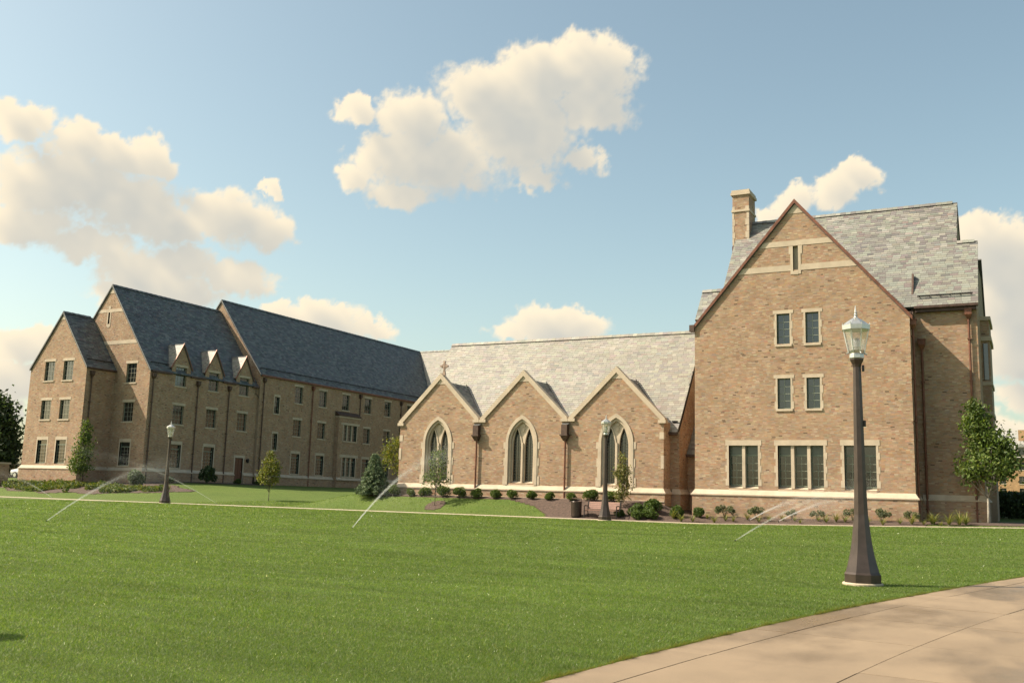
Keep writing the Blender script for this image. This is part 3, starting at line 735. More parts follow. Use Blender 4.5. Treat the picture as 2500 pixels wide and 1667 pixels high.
# bay on the far side
bx_ = MB(); bx_.box(-2.15, -1.72, 59.2, 62.4, .8, 11.9); bo = bx_.build('side_bay', M_mortar, RH)
bk = bricks(wmap('Y-', 59.2), 2.2, [(-2.15, 11.9), (-1.72, 11.9)], [(opening(-2.08, -1.80, 8.6, 10.6))], parent=None); bk.parent = bo
for q in ((-1.62, 59.1, 62.5, 11.9, 12.1), (-1.62, 59.1, 62.5, 10.75, 11.0), (-1.66, 59.15, 62.4, 8.3, 8.5), (-1.66, 59.15, 62.4, 6.6, 6.85)): sub(bo, 'stone_trim', MB().box(-2.15, *q), M_stone)
st = MB(); st.box(-2.06, -1.82, 59.17, 59.2, 8.6, 10.6); sub(bo, 'pane', st, M_glass)

# ================================================================== chapel
CH = empty('chapel', (-28, 58, 1.4), True)
tag(CH, 'low tan brick chapel with three pointed gables and pale slate roof', 'chapel')
YB = 54.5; PB = wmap('Y-', YB)
cp = [(-37.15, 6.15), (-34.1, 9.2), (-31.08, 6.15), (-28.0, 9.2), (-24.88, 6.15), (-21.75, 9.2), (-18.8, 6.15)]
cops = [opening(c-.98, c+.98, 2.40, 6.46, arch=4.9, depth=.42) for c in (-34.2, -28.04, -21.75)]
mb = panel(MB(), PB, .9, cp, cops)
mb.poly([(-18.8, YB, .9), (-18.8, 55.7, .9), (-18.8, 55.7, 6.15), (-18.8, YB, 6.15)])
mb.poly([(-37.15, YB, .9), (-37.15, 66, .9), (-37.15, 66, 5.6), (-37.15, 60.8, 12.2), (-37.15, 55.7, 5.6), (-37.15, YB, 5.6)])
mb.poly([(-18.8, 55.7, .9), (-18.25, 55.7, .9), (-18.25, 55.7, 5.6), (-18.8, 55.7, 5.6)])
mb.poly([(-18.25, 55.7, .9), (-18.25, 66, .9), (-18.25, 66, 5.6), (-18.25, 60.8, 12.28), (-18.25, 55.7, 5.6)])
mb.poly([(-37.15, 66, .9), (-18.25, 66, .9), (-18.25, 66, 5.6), (-37.15, 66, 5.6)])
mb.build('wall', M_mortar, CH)
bricks(PB, 2.2, cp, cops, parent=CH)
bricks(wmap('X+', -18.8), 2.2, [(YB, 6.1), (55.7, 6.1)], [], parent=CH)
bricks(wmap('Y-', 55.7), 2.2, [(-18.8, 5.5), (-18.25, 5.5)], [], parent=CH)
bricks(wmap('X+', -18.25), 2.2, [(55.7, 5.5), (60.8, 12.2), (61.0, 12.2)], [], parent=CH)
bricks(wmap('X-', -37.15), 2.2, [(YB, 5.6), (55.7, 5.6), (60.8, 12.1)], [], parent=CH)
mb = MB(); mb.box(-37.27, -18.68, YB-.14, 55.6, .9, 1.98); mb.box(-18.68, -18.13, 55.56, 60, .9, 1.98); mb.build('base_wall', M_mortar, CH)
bricks(wmap('Y-', YB-.14), 1.1, [(-37.27, 2.0), (-18.68, 2.0)], [], parent=CH)
bricks(wmap('X+', -18.68), 1.1, [(YB-.14, 2.0), (55.56, 2.0)], [], parent=CH)
bricks(wmap('Y-', 55.56), 1.1, [(-18.68, 2.0), (-18.13, 2.0)], [], parent=CH); bricks(wmap('X+', -18.13), 1.1, [(55.56, 2.0), (59, 2.0)], [], parent=CH)
pl = MB(); plinth_run(pl, PB, -37.15, -18.8, 1.98, ha=.14, hb=.14); plinth_run(pl, wmap('X+', -18.8), YB, 55.56, 1.98, ha=.14)
plinth_run(pl, wmap('Y-', 55.7), -18.66, -18.25, 1.98, hb=.14); plinth_run(pl, wmap('X+', -18.25), 55.7, 59, 1.98, ha=.14); plinth_run(pl, wmap('X-', -37.15), YB, 62, 1.98, ha=.14)
pl.box(-37.27, -18.68, YB-.19, YB-.14, 1.50, 1.56)
for c in (-34.2, -28.04, -21.75):
    pl.prism([(c-.975, YB-.03, 2.30), (c-.975, YB-.03, 2.22), (c-.975, YB+.42, 2.22), (c-.975, YB+.42, 2.56)], (1.95, 0, 0))
pl.build('plinth_course', M_stone, CH)
def archpts(uc, a, zs, za, n=12):
    f = arch_top(uc, a, zs, za); us = uc+a*np.sin(np.linspace(-math.pi/2, math.pi/2, 2*n+1)); us = np.linspace(uc-a, uc+a, 2*n+1)
    return [(float(u), float(f(u))) for u in us]
def arch_ring(mb, uc, a0, a1, zb, zs, z0, z1, d0, d1, n=16):
    """ring between an inner and an outer pointed arch with straight jambs, from depth d0 (back) to d1 (front)"""
    def path(a, za):
        f = arch_top(uc, a, zs, za); tt = np.linspace(-1, 1, 2*n+1); us = uc+a*np.sign(tt)*(1-(1-np.abs(tt))**2.0)
        return [(uc-a, zb)]+[(float(u), float(f(u))) for u in us]+[(uc+a, zb)]
    I, O_ = path(a0, z0), path(a1, z1)
    for (p, q), (r, s) in zip(zip(I[:-1], I[1:]), zip(O_[:-1], O_[1:])):
        mb.hexa([PB(*p, d0), PB(*q, d0), PB(*q, d1), PB(*p, d1), PB(*r, d0), PB(*s, d0), PB(*s, d1), PB(*r, d1)])
for i, c in enumerate((-34.2, -28.04, -21.75)):
    fr = MB(); arch_ring(fr, c, .93, 1.10, 2.30, 4.9, 6.38, 6.62, -.06, .05)
    arch_ring(fr, c, .80, .985, 2.34, 4.9, 6.20, 6.46, -.25, -.07)
    w_ = fr.build('window', M_stone, CH); 
    # quoins at the jambs
    z = 2.3
    for (h_, e_) in ((.55, .17), (.62, .07), (.5, .13), (.55, .05), (.42, .16)):
        for s_ in (-1, 1):
            a, b = sorted((c+s_*1.095, c+s_*(1.10+e_))); sub(w_, 'quoin', MB().box(a, b, YB-.026, YB+.05, z+.003, z+h_-.003), M_stone)
        z += h_
    lo = [opening(c-.73, c-.11, 2.46, 5.92, arch=4.62, depth=.14), opening(c+.11, c+.73, 2.46, 5.92, arch=4.62, depth=.14)]
    ey = opening(c-.2, c+.2, 5.55, 6.05, arch=5.72, depth=.08)
    tp = MB(); panel(tp, PB, 2.3, arch_top(c, .82, 4.9, 6.23), lo, d=-.24, extra=(c-.82, c+.82))
    # moulded edges of the two lights and the mullion
    for s_ in (-1, 1):
        arch_ring(tp, c+s_*.42, .29, .365, 2.5, 4.62, 5.80, 5.96, -.30, -.19)
    tp.box(c-.045, c+.045, YB+.10, YB+.26, 2.3, 4.9)
    tp.prism([(c-.1, YB+.2, 5.9), (c+.1, YB+.2, 5.9), (c+.14, YB+.2, 6.02), (c, YB+.2, 6.12), (c-.14, YB+.2, 6.02)], (0, .05, 0)); tp.prism([(c-.06, YB+.2, 5.6), (c+.06, YB+.2, 5.6), (c+.1, YB+.2, 5.82), (c-.1, YB+.2, 5.82)], (0, .05, 0))
    sub(w_, 'tracery', tp, M_stone)
    for s_ in (-1, 1):
        uc = c+s_*.42; f = arch_top(uc, .33, 4.62, 5.92); us = np.linspace(uc-.33, uc+.33, 13)
        gl = MB(); gl.poly([PB(uc-.33, 2.44, -.40), PB(uc+.33, 2.44, -.40)]+[PB(float(u), float(f(u)), -.40) for u in us[::-1]])
        sub(w_, 'leaded_glass', gl, M_glass)
        ld = MB()
        for k_ in range(1, 4):
            u = uc-.31+.62*k_/4; ld.box(u-.011, u+.011, YB+.365, YB+.395, 2.5, float(f(u)))
        for z in np.arange(2.62, 5.7, .175):
            hw = .31 if z < 4.62 else .31*max(0, 1-((z-4.62)/1.3)**1.6)
            if hw > .03: ld.box(uc-hw, uc+hw, YB+.368, YB+.392, z-.010, z+.010)
        ld.box(uc-.31, uc+.31, YB+.34, YB+.40, 2.44, 2.53)
        sub(w_, 'lead_cames', ld, M_leadbar)
# copings, kneelers and the stone apex
for i, (a, c, b) in enumerate(((-37.15, -34.1, -31.08), (-31.08, -28.0, -24.88), (-24.88, -21.75, -18.8))):
    cg = MB()
    for s_, foot in ((-1, a), (1, b)):
        ft = foot+(.0 if (i == 0 and s_ < 0) or (i == 2 and s_ > 0) else -s_*.17)
        sl_ = (9.2-6.15)/abs(c-foot); zf = 9.2-sl_*abs(c-ft)
        cg.prism([(ft, YB-.10, zf-.12), (c, YB-.10, 9.08), (c, YB-.10, 9.46), (ft+s_*.10, YB-.10, zf+.16), (ft+s_*.10, YB-.10, zf-.12)][::1], (0, .42, 0))
        q0, q1 = sorted((ft-s_*.30, ft+s_*.16)); cg.box(q0, q1, YB-.13, YB+.3, zf-.13, zf+.06)
    cg.prism([(c-.42, YB-.025, 8.72), (c+.42, YB-.025, 8.72), (c, YB-.025, 9.16)], (0, .05, 0))
    cg.build('gable_coping', M_stone, CH)
    if i == 0:
        x0, z0 = c+.18, 9.40; cr = MB(); y0, y1 = YB-.02, YB+.10
        cr.prism([(x0-.12, y0, z0-.08), (x0+.12, y0, z0-.08), (x0+.06, y0, z0+.22), (x0-.06, y0, z0+.22)], (0, .12, 0))
        cr.box(x0-.045, x0+.045, y0, y1, z0+.2, z0+.82); cr.box(x0-.24, x0+.24, y0+.005, y1-.005, z0+.48, z0+.57)
        for dx, dz in ((-.22, .525), (.22, .525), (0, .80)):
            cr.prism([(x0+dx+.08*math.cos(t_), y0-.004, z0+dz+.08*math.sin(t_)) for t_ in np.linspace(0, 2*math.pi, 9)[:-1]], (0, .128, 0))
        n_ = 20
        for k_ in range(n_):
            t0, t1 = 2*math.pi*k_/n_, 2*math.pi*(k_+1)/n_
            cr.hexa([(x0+r_*math.cos(tt), yy, z0+.525+r_*math.sin(tt)) for yy in (y0+.02, y1-.02) for r_, tt in ((.14, t0), (.14, t1), (.19, t1), (.19, t0))])
        M_pink = principled('cross_stone', (.38, .27, .21), .7, var=.2)
        cr.build('cross_finial', M_pink, CH)
# quoins at the two outer corners
for x, s_, zs in ((-37.15, 1, (3.8, 5.0)), (-18.8, -1, (3.4, 5.1))):
    for z, h_ in zip(zs, (.75, .4)):
        x0, x1 = sorted((x-s_*.022, x+s_*(.24 if h_ < .5 else .16))); MB().box(x0, x1, YB-.024, YB+.25, z, z+h_).build('quoin', M_stone, CH)
# roofs
CEY, CEZ, CRY, CRZ = 55.5, 5.57, 60.8, 12.42; cs = (CRZ-CEZ)/(CRY-CEY)
mr = MB(); roof_slab(mr, [(-37.2, CEY, CEZ), (-18.3, CEY, CEZ), (-18.3, CRY, CRZ), (-37.2, CRY, CRZ)]); roof_slab(mr, [(-37.2, 2*CRY-CEY, CEZ), (-18.3, 2*CRY-CEY, CEZ), (-18.3, CRY, CRZ), (-37.2, CRY, CRZ)])
cro = mr.build('main_roof', M_under, CH)
Tc = prof_fn([(u, z+.5) for u, z in cp])
def visC(c):
    s = (YB-CAM[1])/(c[1]-CAM[1]); q = CAM+(c-CAM)*s; s2 = (YG-CAM[1])/(c[1]-CAM[1]); q2 = CAM+(c-CAM)*s2
    if q2[0] > -16.8: return False
    for a in (-34.1, -28.0, -21.75):       # behind a bay roof
        if abs(c[0]-a) < 3.0-(c[2]-6.0): return False
    return q[2] > Tc(q[0]) or q[0] > -18.7
slates(cro, (-37.2, CEY, CEZ+.003), (1, 0, 0), (0, 1, cs), math.hypot(CRY-CEY, CRZ-CEZ), lambda v: (0, 18.9), palette=SLATEC, visible=visC, nparts=300)
slates(cro, (-37.2, 2*CRY-CEY, CEZ+.003), (1, 0, 0), (0, -1, cs), math.hypot(CRY-CEY, CRZ-CEZ), lambda v: (0, 18.9), wid=.6, expo=.25)
ridge_cap(cro, (-37.2, CRY, CRZ+.05), (-18.3, CRY, CRZ+.05), SLATEC)
for a, c, b in ((-37.15, -34.1, -31.08), (-31.08, -28.0, -24.88), (-24.88, -21.75, -18.8)):
    br_ = MB(); zr = 8.88; ze = 5.72; yr = CEY+(zr-CEZ)/cs; ye = CEY+(ze-CEZ)/cs+.1
    for s_, foot in ((-1, a), (1, b)):
        roof_slab(br_, [(foot, YB+.28, ze), (c, YB+.28, zr), (c, yr, zr), (foot, ye, ze)], .1)
    bo = br_.build('bay_roof', M_under, CH)
    for s_, foot in ((-1, a), (1, b)):
        w0 = abs(foot-c); L = math.hypot(w0, zr-ze)
        slates(bo, (foot, YB+.28, ze+.003), (0, 1, 0), (-s_*w0, 0, zr-ze), L, lambda v, L=L: (0, ye-YB-.28+(yr-ye)*v/L), palette=SLATES)
    ridge_cap(bo, (c, YB+.3, zr+.04), (c, yr, zr+.04), w=.13)
    mb = MB(); mb.tube([(c, yr-.1, zr+.02), (c, yr-.35, zr+.22)], [.05, .02], 6); mb.prism([(c+.02, yr-.12, zr+.06), (c+.10, yr-.05, zr+.02), (b, ye+.02, ze+.1), (b-.08, ye-.05, ze+.1)], (0, -.02, .05)); sub(bo, 'valley_flashing', mb, M_lead)
# copper collector boxes and pipes in the valleys
for x in (-31.2, -25.0):
    mb = MB(); P_ = PB
    mb.tube([P_(x, 1.55, .13), P_(x, 5.2, .13)], .06, 8)
    o = mb.build('downpipe', M_copper, CH)
    hb = MB(); hb.hexa([(x-.10, YB-.22, 5.0), (x+.10, YB-.22, 5.0), (x+.10, YB, 5.0), (x-.10, YB, 5.0), (x-.23, YB-.40, 5.30), (x+.23, YB-.40, 5.30), (x+.23, YB, 5.30), (x-.23, YB, 5.30)])
    hb.box(-.26+x, .26+x, YB-.43, YB, 5.30, 5.38); hb.box(-.19+x, .19+x, YB-.34, YB, 5.38, 5.98)
    sub(o, 'collector_head', hb, M_copperd)
    mb = MB(); mb.prism([(x-.2, YB-.2, 5.98), (x+.2, YB-.2, 5.98), (x+.55, YB+.5, 6.25), (x-.55, YB+.5, 6.25)], (0, 0, .05)); sub(o, 'valley_outlet', mb, M_lead)
gutter(CH, (-18.8, CEY+.02, CEZ-.18), (-18.28, CEY+.02, CEZ-.18), (0, -1, 0), h=.18, w=.2)
sg_ = MB(); y = CEY+.5/cs; sg_.tube([(-18.75, y, CEZ+.66), (-18.4, y, CEZ+.66)], .05, 6); sg_.tube([(-18.6, y, CEZ+.66), (-18.6, y+.1, CEZ+.55)], .03, 6); sg_.build('snow_guard', M_dark, CH)
# link between chapel and hall
LK = 57.3
mb = MB(); mb.poly([(-18.3, LK, .7), (-16.5, LK, .7), (-16.5, LK, 4.5), (-18.3, LK, 4.5)]); mb.build('link_wall', M_mortar, CH)
bricks(wmap('Y-', LK), .9, [(-18.3, 4.4), (-16.6, 4.4)], [], parent=CH)
mr = MB(); roof_slab(mr, [(-18.24, LK-.25, 4.35), (-16.55, LK-.25, 4.35), (-16.55, 61, 9.0), (-18.24, 61, 9.0)]); lo_ = mr.build('link_roof', M_under, CH)
slates(lo_, (-18.24, LK-.25, 4.353), (1, 0, 0), (0, 61-LK+.25, 4.65), 6.1, lambda v: (0, 1.66))
gutter(CH, (-18.24, LK-.24, 4.2), (-16.62, LK-.24, 4.2), (0, -1, 0)); downpipe(CH, wmap('Y-', LK), -17.35, .9, 4.3, .05, M_copper, head=False)
pl = MB(); plinth_run(pl, wmap('Y-', LK), -18.1, -16.7, 1.98); pl.build('plinth_course', M_stone, CH)

# ================================================================== left hall
LH = empty('residence_hall', (-76, 88, 2.1), True)
tag(LH, 'long tan brick hall with shaded slate roof stepping up in three gables, left', 'building')
F3, F2, F1 = (10.92, 12.7), (7.36, 9.12), (3.34, 5.5)
# wing 1
Y1, X1, X1l = 59.5, -74.74, -82.36; PW1 = wmap('Y-', Y1); g1 = [(X1l, 12.18), (-78.5, 17.15), (X1, 12.18)]
C1 = (-79.74, -77.2); o1 = [opening(c-.66, c+.66, *f) for c in C1 for f in (F3, F2, F1)]
mb = panel(MB(), PW1, .8, g1, o1); mb.poly([(X1, Y1, .8), (X1, 64, .8), (X1, 64, 12.18), (X1, Y1, 12.18)]); mb.poly([(X1l, Y1, .8), (X1l, 66, .8), (X1l, 66, 12.18), (X1l, Y1, 12.18)])
mb.build('wall', M_mortar, LH)
bricks(PW1, 3.15, g1, o1, parent=LH); bricks(wmap('X+', X1), 3.15, [(Y1, 12.1), (62.7, 12.1)], [], parent=LH); bricks(wmap('X-', X1l), 3.15, [(Y1, 12.1), (66, 12.1)], [], parent=LH)
mb = MB(); mb.box(X1l-.12, X1+.12, Y1-.14, 62.7, .8, 2.92); mb.build('base_wall', M_mortar, LH)
bricks(wmap('Y-', Y1-.14), 1.2, [(X1l-.12, 2.94), (X1+.12, 2.94)], [], parent=LH); bricks(wmap('X+', X1+.12), 1.2, [(Y1-.14, 2.94), (62.7, 2.94)], [], parent=LH)
pl = MB(); plinth_run(pl, PW1, X1l, X1, 2.92, ha=.14, hb=.14); plinth_run(pl, wmap('X+', X1), Y1, 62.6, 2.92, ha=.14)
for c in C1: pl.prism([(c-.66, Y1-.02, 3.24), (c-.66, Y1-.02, 3.18), (c-.66, Y1+.22, 3.18), (c-.66, Y1+.22, 3.44)], (1.32, 0, 0))
pl.prism([(-78.85, Y1-.02, 16.55), (-78.15, Y1-.02, 16.55), (-78.5, Y1-.02, 17.0)], (0, .03, 0))
pl.build('plinth_course', M_stone, LH)
for c in C1:
    for f in (F3, F2): window(LH, PW1, c-.66, c+.66, *f, 3, 4, .2, lintel_w=.14, head=.24)
    window(LH, PW1, c-.66, c+.66, F1[0]+.08, F1[1], 3, 5, .2, head=.3, jamb=.12, sill=False, transom=.8)
s1 = (17.25-12.2)/3.81
def gable_roof(parent, xc, hw, ze, zr, y0, y1, right=True, left=True, palette=SLATE_SHADE, vis=None, over=.12, rright=None):
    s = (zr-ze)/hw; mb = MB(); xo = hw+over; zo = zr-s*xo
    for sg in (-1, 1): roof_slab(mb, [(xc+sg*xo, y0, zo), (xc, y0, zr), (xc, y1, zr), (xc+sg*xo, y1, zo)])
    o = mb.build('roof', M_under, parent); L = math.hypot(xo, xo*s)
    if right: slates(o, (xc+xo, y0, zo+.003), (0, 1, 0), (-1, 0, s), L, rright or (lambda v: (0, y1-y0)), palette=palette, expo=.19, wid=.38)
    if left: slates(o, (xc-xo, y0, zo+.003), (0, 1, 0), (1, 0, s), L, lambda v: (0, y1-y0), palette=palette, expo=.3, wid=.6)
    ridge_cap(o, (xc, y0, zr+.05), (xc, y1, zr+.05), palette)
    tr = MB()
    for sg in (-1, 1): tr.prism([(xc+sg*xo, y0-.03, zo-.12), (xc, y0-.03, zr-.12), (xc, y0-.03, zr+.05), (xc+sg*xo, y0-.03, zo+.05)], (0, .03, 0))
    tr.build('rake_trim', M_lead, parent)
    return o, zo, xo
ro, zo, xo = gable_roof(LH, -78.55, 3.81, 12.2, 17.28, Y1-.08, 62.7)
gutter(LH, (X1+.02, Y1+.05, zo-.14), (X1+.02, 62.68, zo-.14), (1, 0, 0)); downpipe(LH, wmap('X+', X1), Y1+.55, 1.7, 11.7)
# wing 2
Y2, X2 = 62.7, -70.25; xc2, hw2 = -76.2, 5.95; PW2 = wmap('Y-', Y2); g2 = [(xc2-hw2, 12.15), (xc2, 20.2), (X2, 12.15)]
o2 = [opening(-73.35, -72.05, *f) for f in (F3, F2, F1)]+[opening(-76.46, -76.22, 16.55, 17.75)]
PX2 = wmap('X+', X2); DY = (66.36, 70.56, 74.78)
o2x = [opening(c-.67, c+.67, *f) for c in DY for f in (F3, F2)]+[opening(c-.67, c+.67, *F1) for c in DY[:2]]+[opening(74.22, 75.34, 2.3, 4.66)]
mb = panel(MB(), PW2, .8, g2, o2)
tprof = [(Y2, 12.15)]
for c in DY: tprof += [(c-1.16, 12.15), (c-1.155, 12.72), (c, 14.72), (c+1.155, 12.72), (c+1.16, 12.15)]
tprof += [(76.9, 12.15)]
panel(mb, PX2, .8, tprof, o2x)
mb.poly([(xc2-hw2, Y2, .8), (xc2-hw2, 77, .8), (xc2-hw2, 77, 12.15), (xc2-hw2, Y2, 12.15)])
mb.build('wall', M_mortar, LH)
bricks(PW2, 3.15, g2, o2, skip=[(-83, X1, 0, 12.1)], parent=LH); bricks(PX2, 3.15, tprof, o2x, parent=LH)
mb = MB(); mb.box(X1+.2, X2+.12, Y2-.14, 74.15, .8, 2.92); mb.box(X2-.5, X2+.12, 75.42, 76.8, .8, 2.92); mb.build('base_wall', M_mortar, LH)
bricks(wmap('Y-', Y2-.14), 1.4, [(X1+.12, 2.94), (X2+.12, 2.94)], [], parent=LH); bricks(wmap('X+', X2+.12), 1.6, [(Y2-.14, 2.94), (74.15, 2.94)], [], parent=LH); bricks(wmap('X+', X2+.12), 1.6, [(75.42, 2.94), (76.8, 2.94)], [], parent=LH)
pl = MB(); plinth_run(pl, PW2, X1+.14, X2, 2.92, hb=.14); plinth_run(pl, PX2, Y2, 74.15, 2.92, ha=.14); plinth_run(pl, PX2, 75.42, 76.85, 2.92); pl.build('plinth_course', M_stone, LH)
bd = MB(); band(bd, PW2, g2, 17.68, 17.98, []); band(bd, PW2, g2, 14.58, 14.92, [])
for a, b, c, e_ in ((-76.6, -76.46, 16.3, 17.68), (-76.22, -76.08, 16.3, 17.68), (-76.46, -76.22, 16.2, 16.55), (-76.5, -76.2, 17.98, 18.3)): bd.box(a, b, Y2-.025, Y2+.1, c, e_)
bd.prism([(xc2-.42, Y2-.024, 19.5), (xc2+.42, Y2-.024, 19.5), (xc2, Y2-.024, 20.08)], (0, .03, 0)); bd.build('stone_band', M_stone, LH)
mb = MB(); mb.box(-76.46, -76.22, Y2+.19, Y2+.21, 16.5, 17.8); mb.build('vent_panel', M_stone, LH)
for f in (F3, F2): window(LH, PW2, -73.35, -72.05, *f, 3, 4, .2, lintel_w=.14, head=.24)
window(LH, PW2, -73.35, -72.05, F1[0]+.05, F1[1], 3, 5, .2, head=.3, jamb=.12, transom=.8)
for c in DY: window(LH, PX2, c-.67, c+.67, *F2, 3, 4, .2, lintel_w=.14, head=.24)
for c in DY[:2]: window(LH, PX2, c-.67, c+.67, F1[0], F1[1], 3, 5, .2, head=.3, jamb=.12, transom=.8)
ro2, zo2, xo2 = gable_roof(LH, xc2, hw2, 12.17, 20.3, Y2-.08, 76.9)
sl2 = (20.3-12.17)/hw2
for c in DY:       # dormers rising from the wall
    dm = MB(); xr = xc2+hw2-(14.9-12.17)/sl2; xe = xc2+hw2-(12.75-12.17)/sl2
    for sg in (-1, 1):
        roof_slab(dm, [(X2+.1, c+sg*1.3, 12.55), (X2+.1, c, 14.92), (xr-.1, c, 14.92), (xe-.1, c+sg*1.3, 12.55)], .08)
        dm.poly([(X2, c+sg*1.15, 11.9), (xe-.3, c+sg*1.15, 11.9), (xe-.3, c+sg*1.15, 12.75), (X2, c+sg*1.15, 12.75)])
    do = dm.build('dormer', M_under, LH)
    for sg in (-1, 1):
        slates(do, (X2+.1, c+sg*1.3, 12.553), (-1, 0, 0), (0, -sg*1.3, 2.37), 2.703, lambda v: (0, .1+(X2-xe)+(xe-xr)*v/2.703), palette=SLATES)
    cpk = MB()
    for sg in (-1, 1): cpk.prism([(X2+.05, c+sg*1.34, 12.42), (X2+.05, c, 14.86), (X2+.05, c, 15.0), (X2+.05, c+sg*1.34, 12.58)], (.08, 0, 0))
    sub(do, 'copper_edge', cpk, M_copper)
    window(LH, PX2, c-.67, c+.67, *F3, 3, 4, .2, lintel_w=.14, head=.22)
ga = [Y2+.1]+[q for c in DY for q in (c-1.16, c+1.16)]+[76.85]
for a, b in zip(ga[::2], ga[1::2]):
    if b-a > .1: gutter(LH, (X2+.02, a, zo2-.16), (X2+.02, b, zo2-.16), (1, 0, 0), h=.2)
for y, z in ((63.05, 11.75), (68.5, 11.6), (72.65, 11.6)): downpipe(LH, PX2, y, 1.9, z)
# door
dr = MB(); dr.box(X2-.16, X2-.10, 74.24, 75.32, 2.3, 4.64); do = dr.build('door', M_door, LH)
pn = MB()
for a, b in ((74.32, 74.74), (74.82, 75.24)):
    for c, e_ in ((2.42, 3.2), (3.3, 3.85), (3.95, 4.5)): pn.box(X2-.10, X2-.075, a, b, c, e_)
sub(do, 'door_panels', pn, M_door); hd = MB().tube([(X2-.06, 75.2, 3.3), (X2-.02, 75.2, 3.3), (X2-.02, 75.1, 3.3)], .015, 6); sub(do, 'handle', hd, M_alu)
st = MB(); st.box(X2-.2, X2+.03, 74.0, 75.56, 4.66, 4.92); st.box(X2-.2, X2+.026, 74.06, 74.22, 2.2, 4.66); st.box(X2-.2, X2+.026, 75.34, 75.5, 2.2, 4.66); sub(do, 'stone_surround', st, M_stone)
wl = MB(); wl.box(X2, X2+.05, 75.8, 75.95, 4.3, 4.6); wl.tube([(X2+.03, 75.87, 4.55), (X2+.18, 75.87, 4.62)], .02, 6); wl.lathe([(.06, 0), (.11, .05), (.12, .3), (.15, .32), (.03, .45)], 6, (X2+.2, 75.87, 4.2)); wl.build('wall_lantern', M_dark, LH)
# wing 3
Y3, X3 = 76.85, -70.0; xc3, hw3 = -76.2, 6.2; PW3 = wmap('Y-', Y3); PX3 = wmap('X+', X3); g3 = [(xc3-hw3, 13.4), (xc3, 21.45), (X3, 13.4)]; YE = 109.6
CW = (82.97, 87.1, 91.3, 95.6, 99.7)
o3 = [opening(c-.65, c+.65, *F3) for c in CW]+[opening(c-.65, c+.65, *F2) for c in CW if c != 91.3]+[opening(c-.66, c+.66, *F1) for c in CW if c != 91.3]
o3 += [opening(79.16, 79.92, 9.5, 11.28), opening(79.16, 79.92, 5.72, 7.43), opening(104.0, 105.2, *F3), opening(103.9, 105.1, *F2), opening(103.9, 105.1, *F1)]
BAY = (89.55, 93.55)
mb = panel(MB(), PW3, 2.0, g3, []); panel(mb, PX3, .8, [(Y3, 13.4), (YE+.5, 13.4)], o3)
mb.poly([(xc3-hw3, Y3, .8), (xc3-hw3, 122, .8), (xc3-hw3, 122, 13.4), (xc3-hw3, Y3, 13.4)])
mb.build('wall', M_mortar, LH)
bricks(PW3, 11.9, g3, [], parent=LH); bricks(PX3, 3.15, [(Y3, 13.3), (YE, 13.3)], o3, skip=[(BAY[0]+.01, BAY[1]-.01, 0, 10.1)], parent=LH)
mb = MB(); mb.box(X3-.5, X3+.12, Y3, YE, .8, 2.92); mb.build('base_wall', M_mortar, LH); bricks(wmap('X+', X3+.12), 1.7, [(Y3, 2.94), (YE, 2.94)], [], parent=LH)
pl = MB(); plinth_run(pl, PX3, Y3, BAY[0], 2.92); plinth_run(pl, PX3, BAY[1], YE, 2.92); plinth_run(pl, wmap('X+', X3+.5), BAY[0], BAY[1], 2.92); pl.build('plinth_course', M_stone, LH)
for c in CW:
    window(LH, PX3, c-.65, c+.65, *F3, 3, 4, .2, lintel_w=.14, head=.24)
    if c != 91.3:
        window(LH, PX3, c-.65, c+.65, *F2, 3, 4, .2, lintel_w=.14, head=.24); window(LH, PX3, c-.66, c+.66, *F1, 3, 5, .2, head=.3, jamb=.12, transom=.8)
window(LH, PX3, 79.16, 79.92, 9.5, 11.28, 2, 4, .2, jamb=.1, lintel_w=.1); window(LH, PX3, 79.16, 79.92, 5.72, 7.43, 2, 4, .2, jamb=.1, lintel_w=.1)
window(LH, PX3, 104.0, 105.2, *F3, 3, 4, .2); window(LH, PX3, 103.9, 105.1, *F2, 3, 4, .2); window(LH, PX3, 103.9, 105.1, *F1, 3, 5, .2, jamb=.12)
# shallow two-storey bay
PBY = wmap('X+', X3+.5); ob = [opening(90.5, 92.95, 7.36, 9.2), opening(90.5, 92.95, 3.34, 5.5)]
mb = panel(MB(), PBY, .8, [(BAY[0], 10.1), (BAY[1], 10.1)], ob)
for y in BAY: mb.poly([(X3, y, .8), (X3+.5, y, .8), (X3+.5, y, 10.1), (X3, y, 10.1)])
by = mb.build('wall_bay', M_mortar, LH)
bricks(PBY, 1.7, [(BAY[0], 10.05), (BAY[1], 10.05)], ob, parent=LH); bricks(wmap('Y-', BAY[0]), 1.7, [(X3, 10.05), (X3+.5, 10.05)], [], parent=LH)
window(LH, PBY, 90.5, 92.95, 7.36, 9.2, 2, 4, .2, lights=3, head=.25, jamb=.14, lintel_w=.5); window(LH, PBY, 90.5, 92.95, 3.34, 5.5, 2, 4, .2, lights=3, head=.32, jamb=.14, lintel_w=.5, transom=.78)
mb = MB(); mb.prism([(X3, BAY[0]-.1, 10.72), (X3+.62, BAY[0]-.1, 10.28), (X3+.62, BAY[0]-.1, 10.16), (X3, BAY[0]-.1, 10.16)], (0, BAY[1]-BAY[0]+.2, 0)); mb.build('bay_roof', M_copperd, LH)
mb = MB(); mb.box(X3, X3+.56, BAY[0]-.05, BAY[1]+.05, 10.0, 10.155); mb.build('stone_band', M_stone, LH)
L3 = math.hypot(6.32, 6.32*(21.55-13.45)/6.2)
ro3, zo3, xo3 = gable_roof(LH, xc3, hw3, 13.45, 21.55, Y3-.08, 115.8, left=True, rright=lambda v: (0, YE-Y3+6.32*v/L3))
gutter(LH, (X3+.02, Y3+.02, zo3-.15), (X3+.02, YE, zo3-.15), (1, 0, 0), mat=M_copper, h=.2)
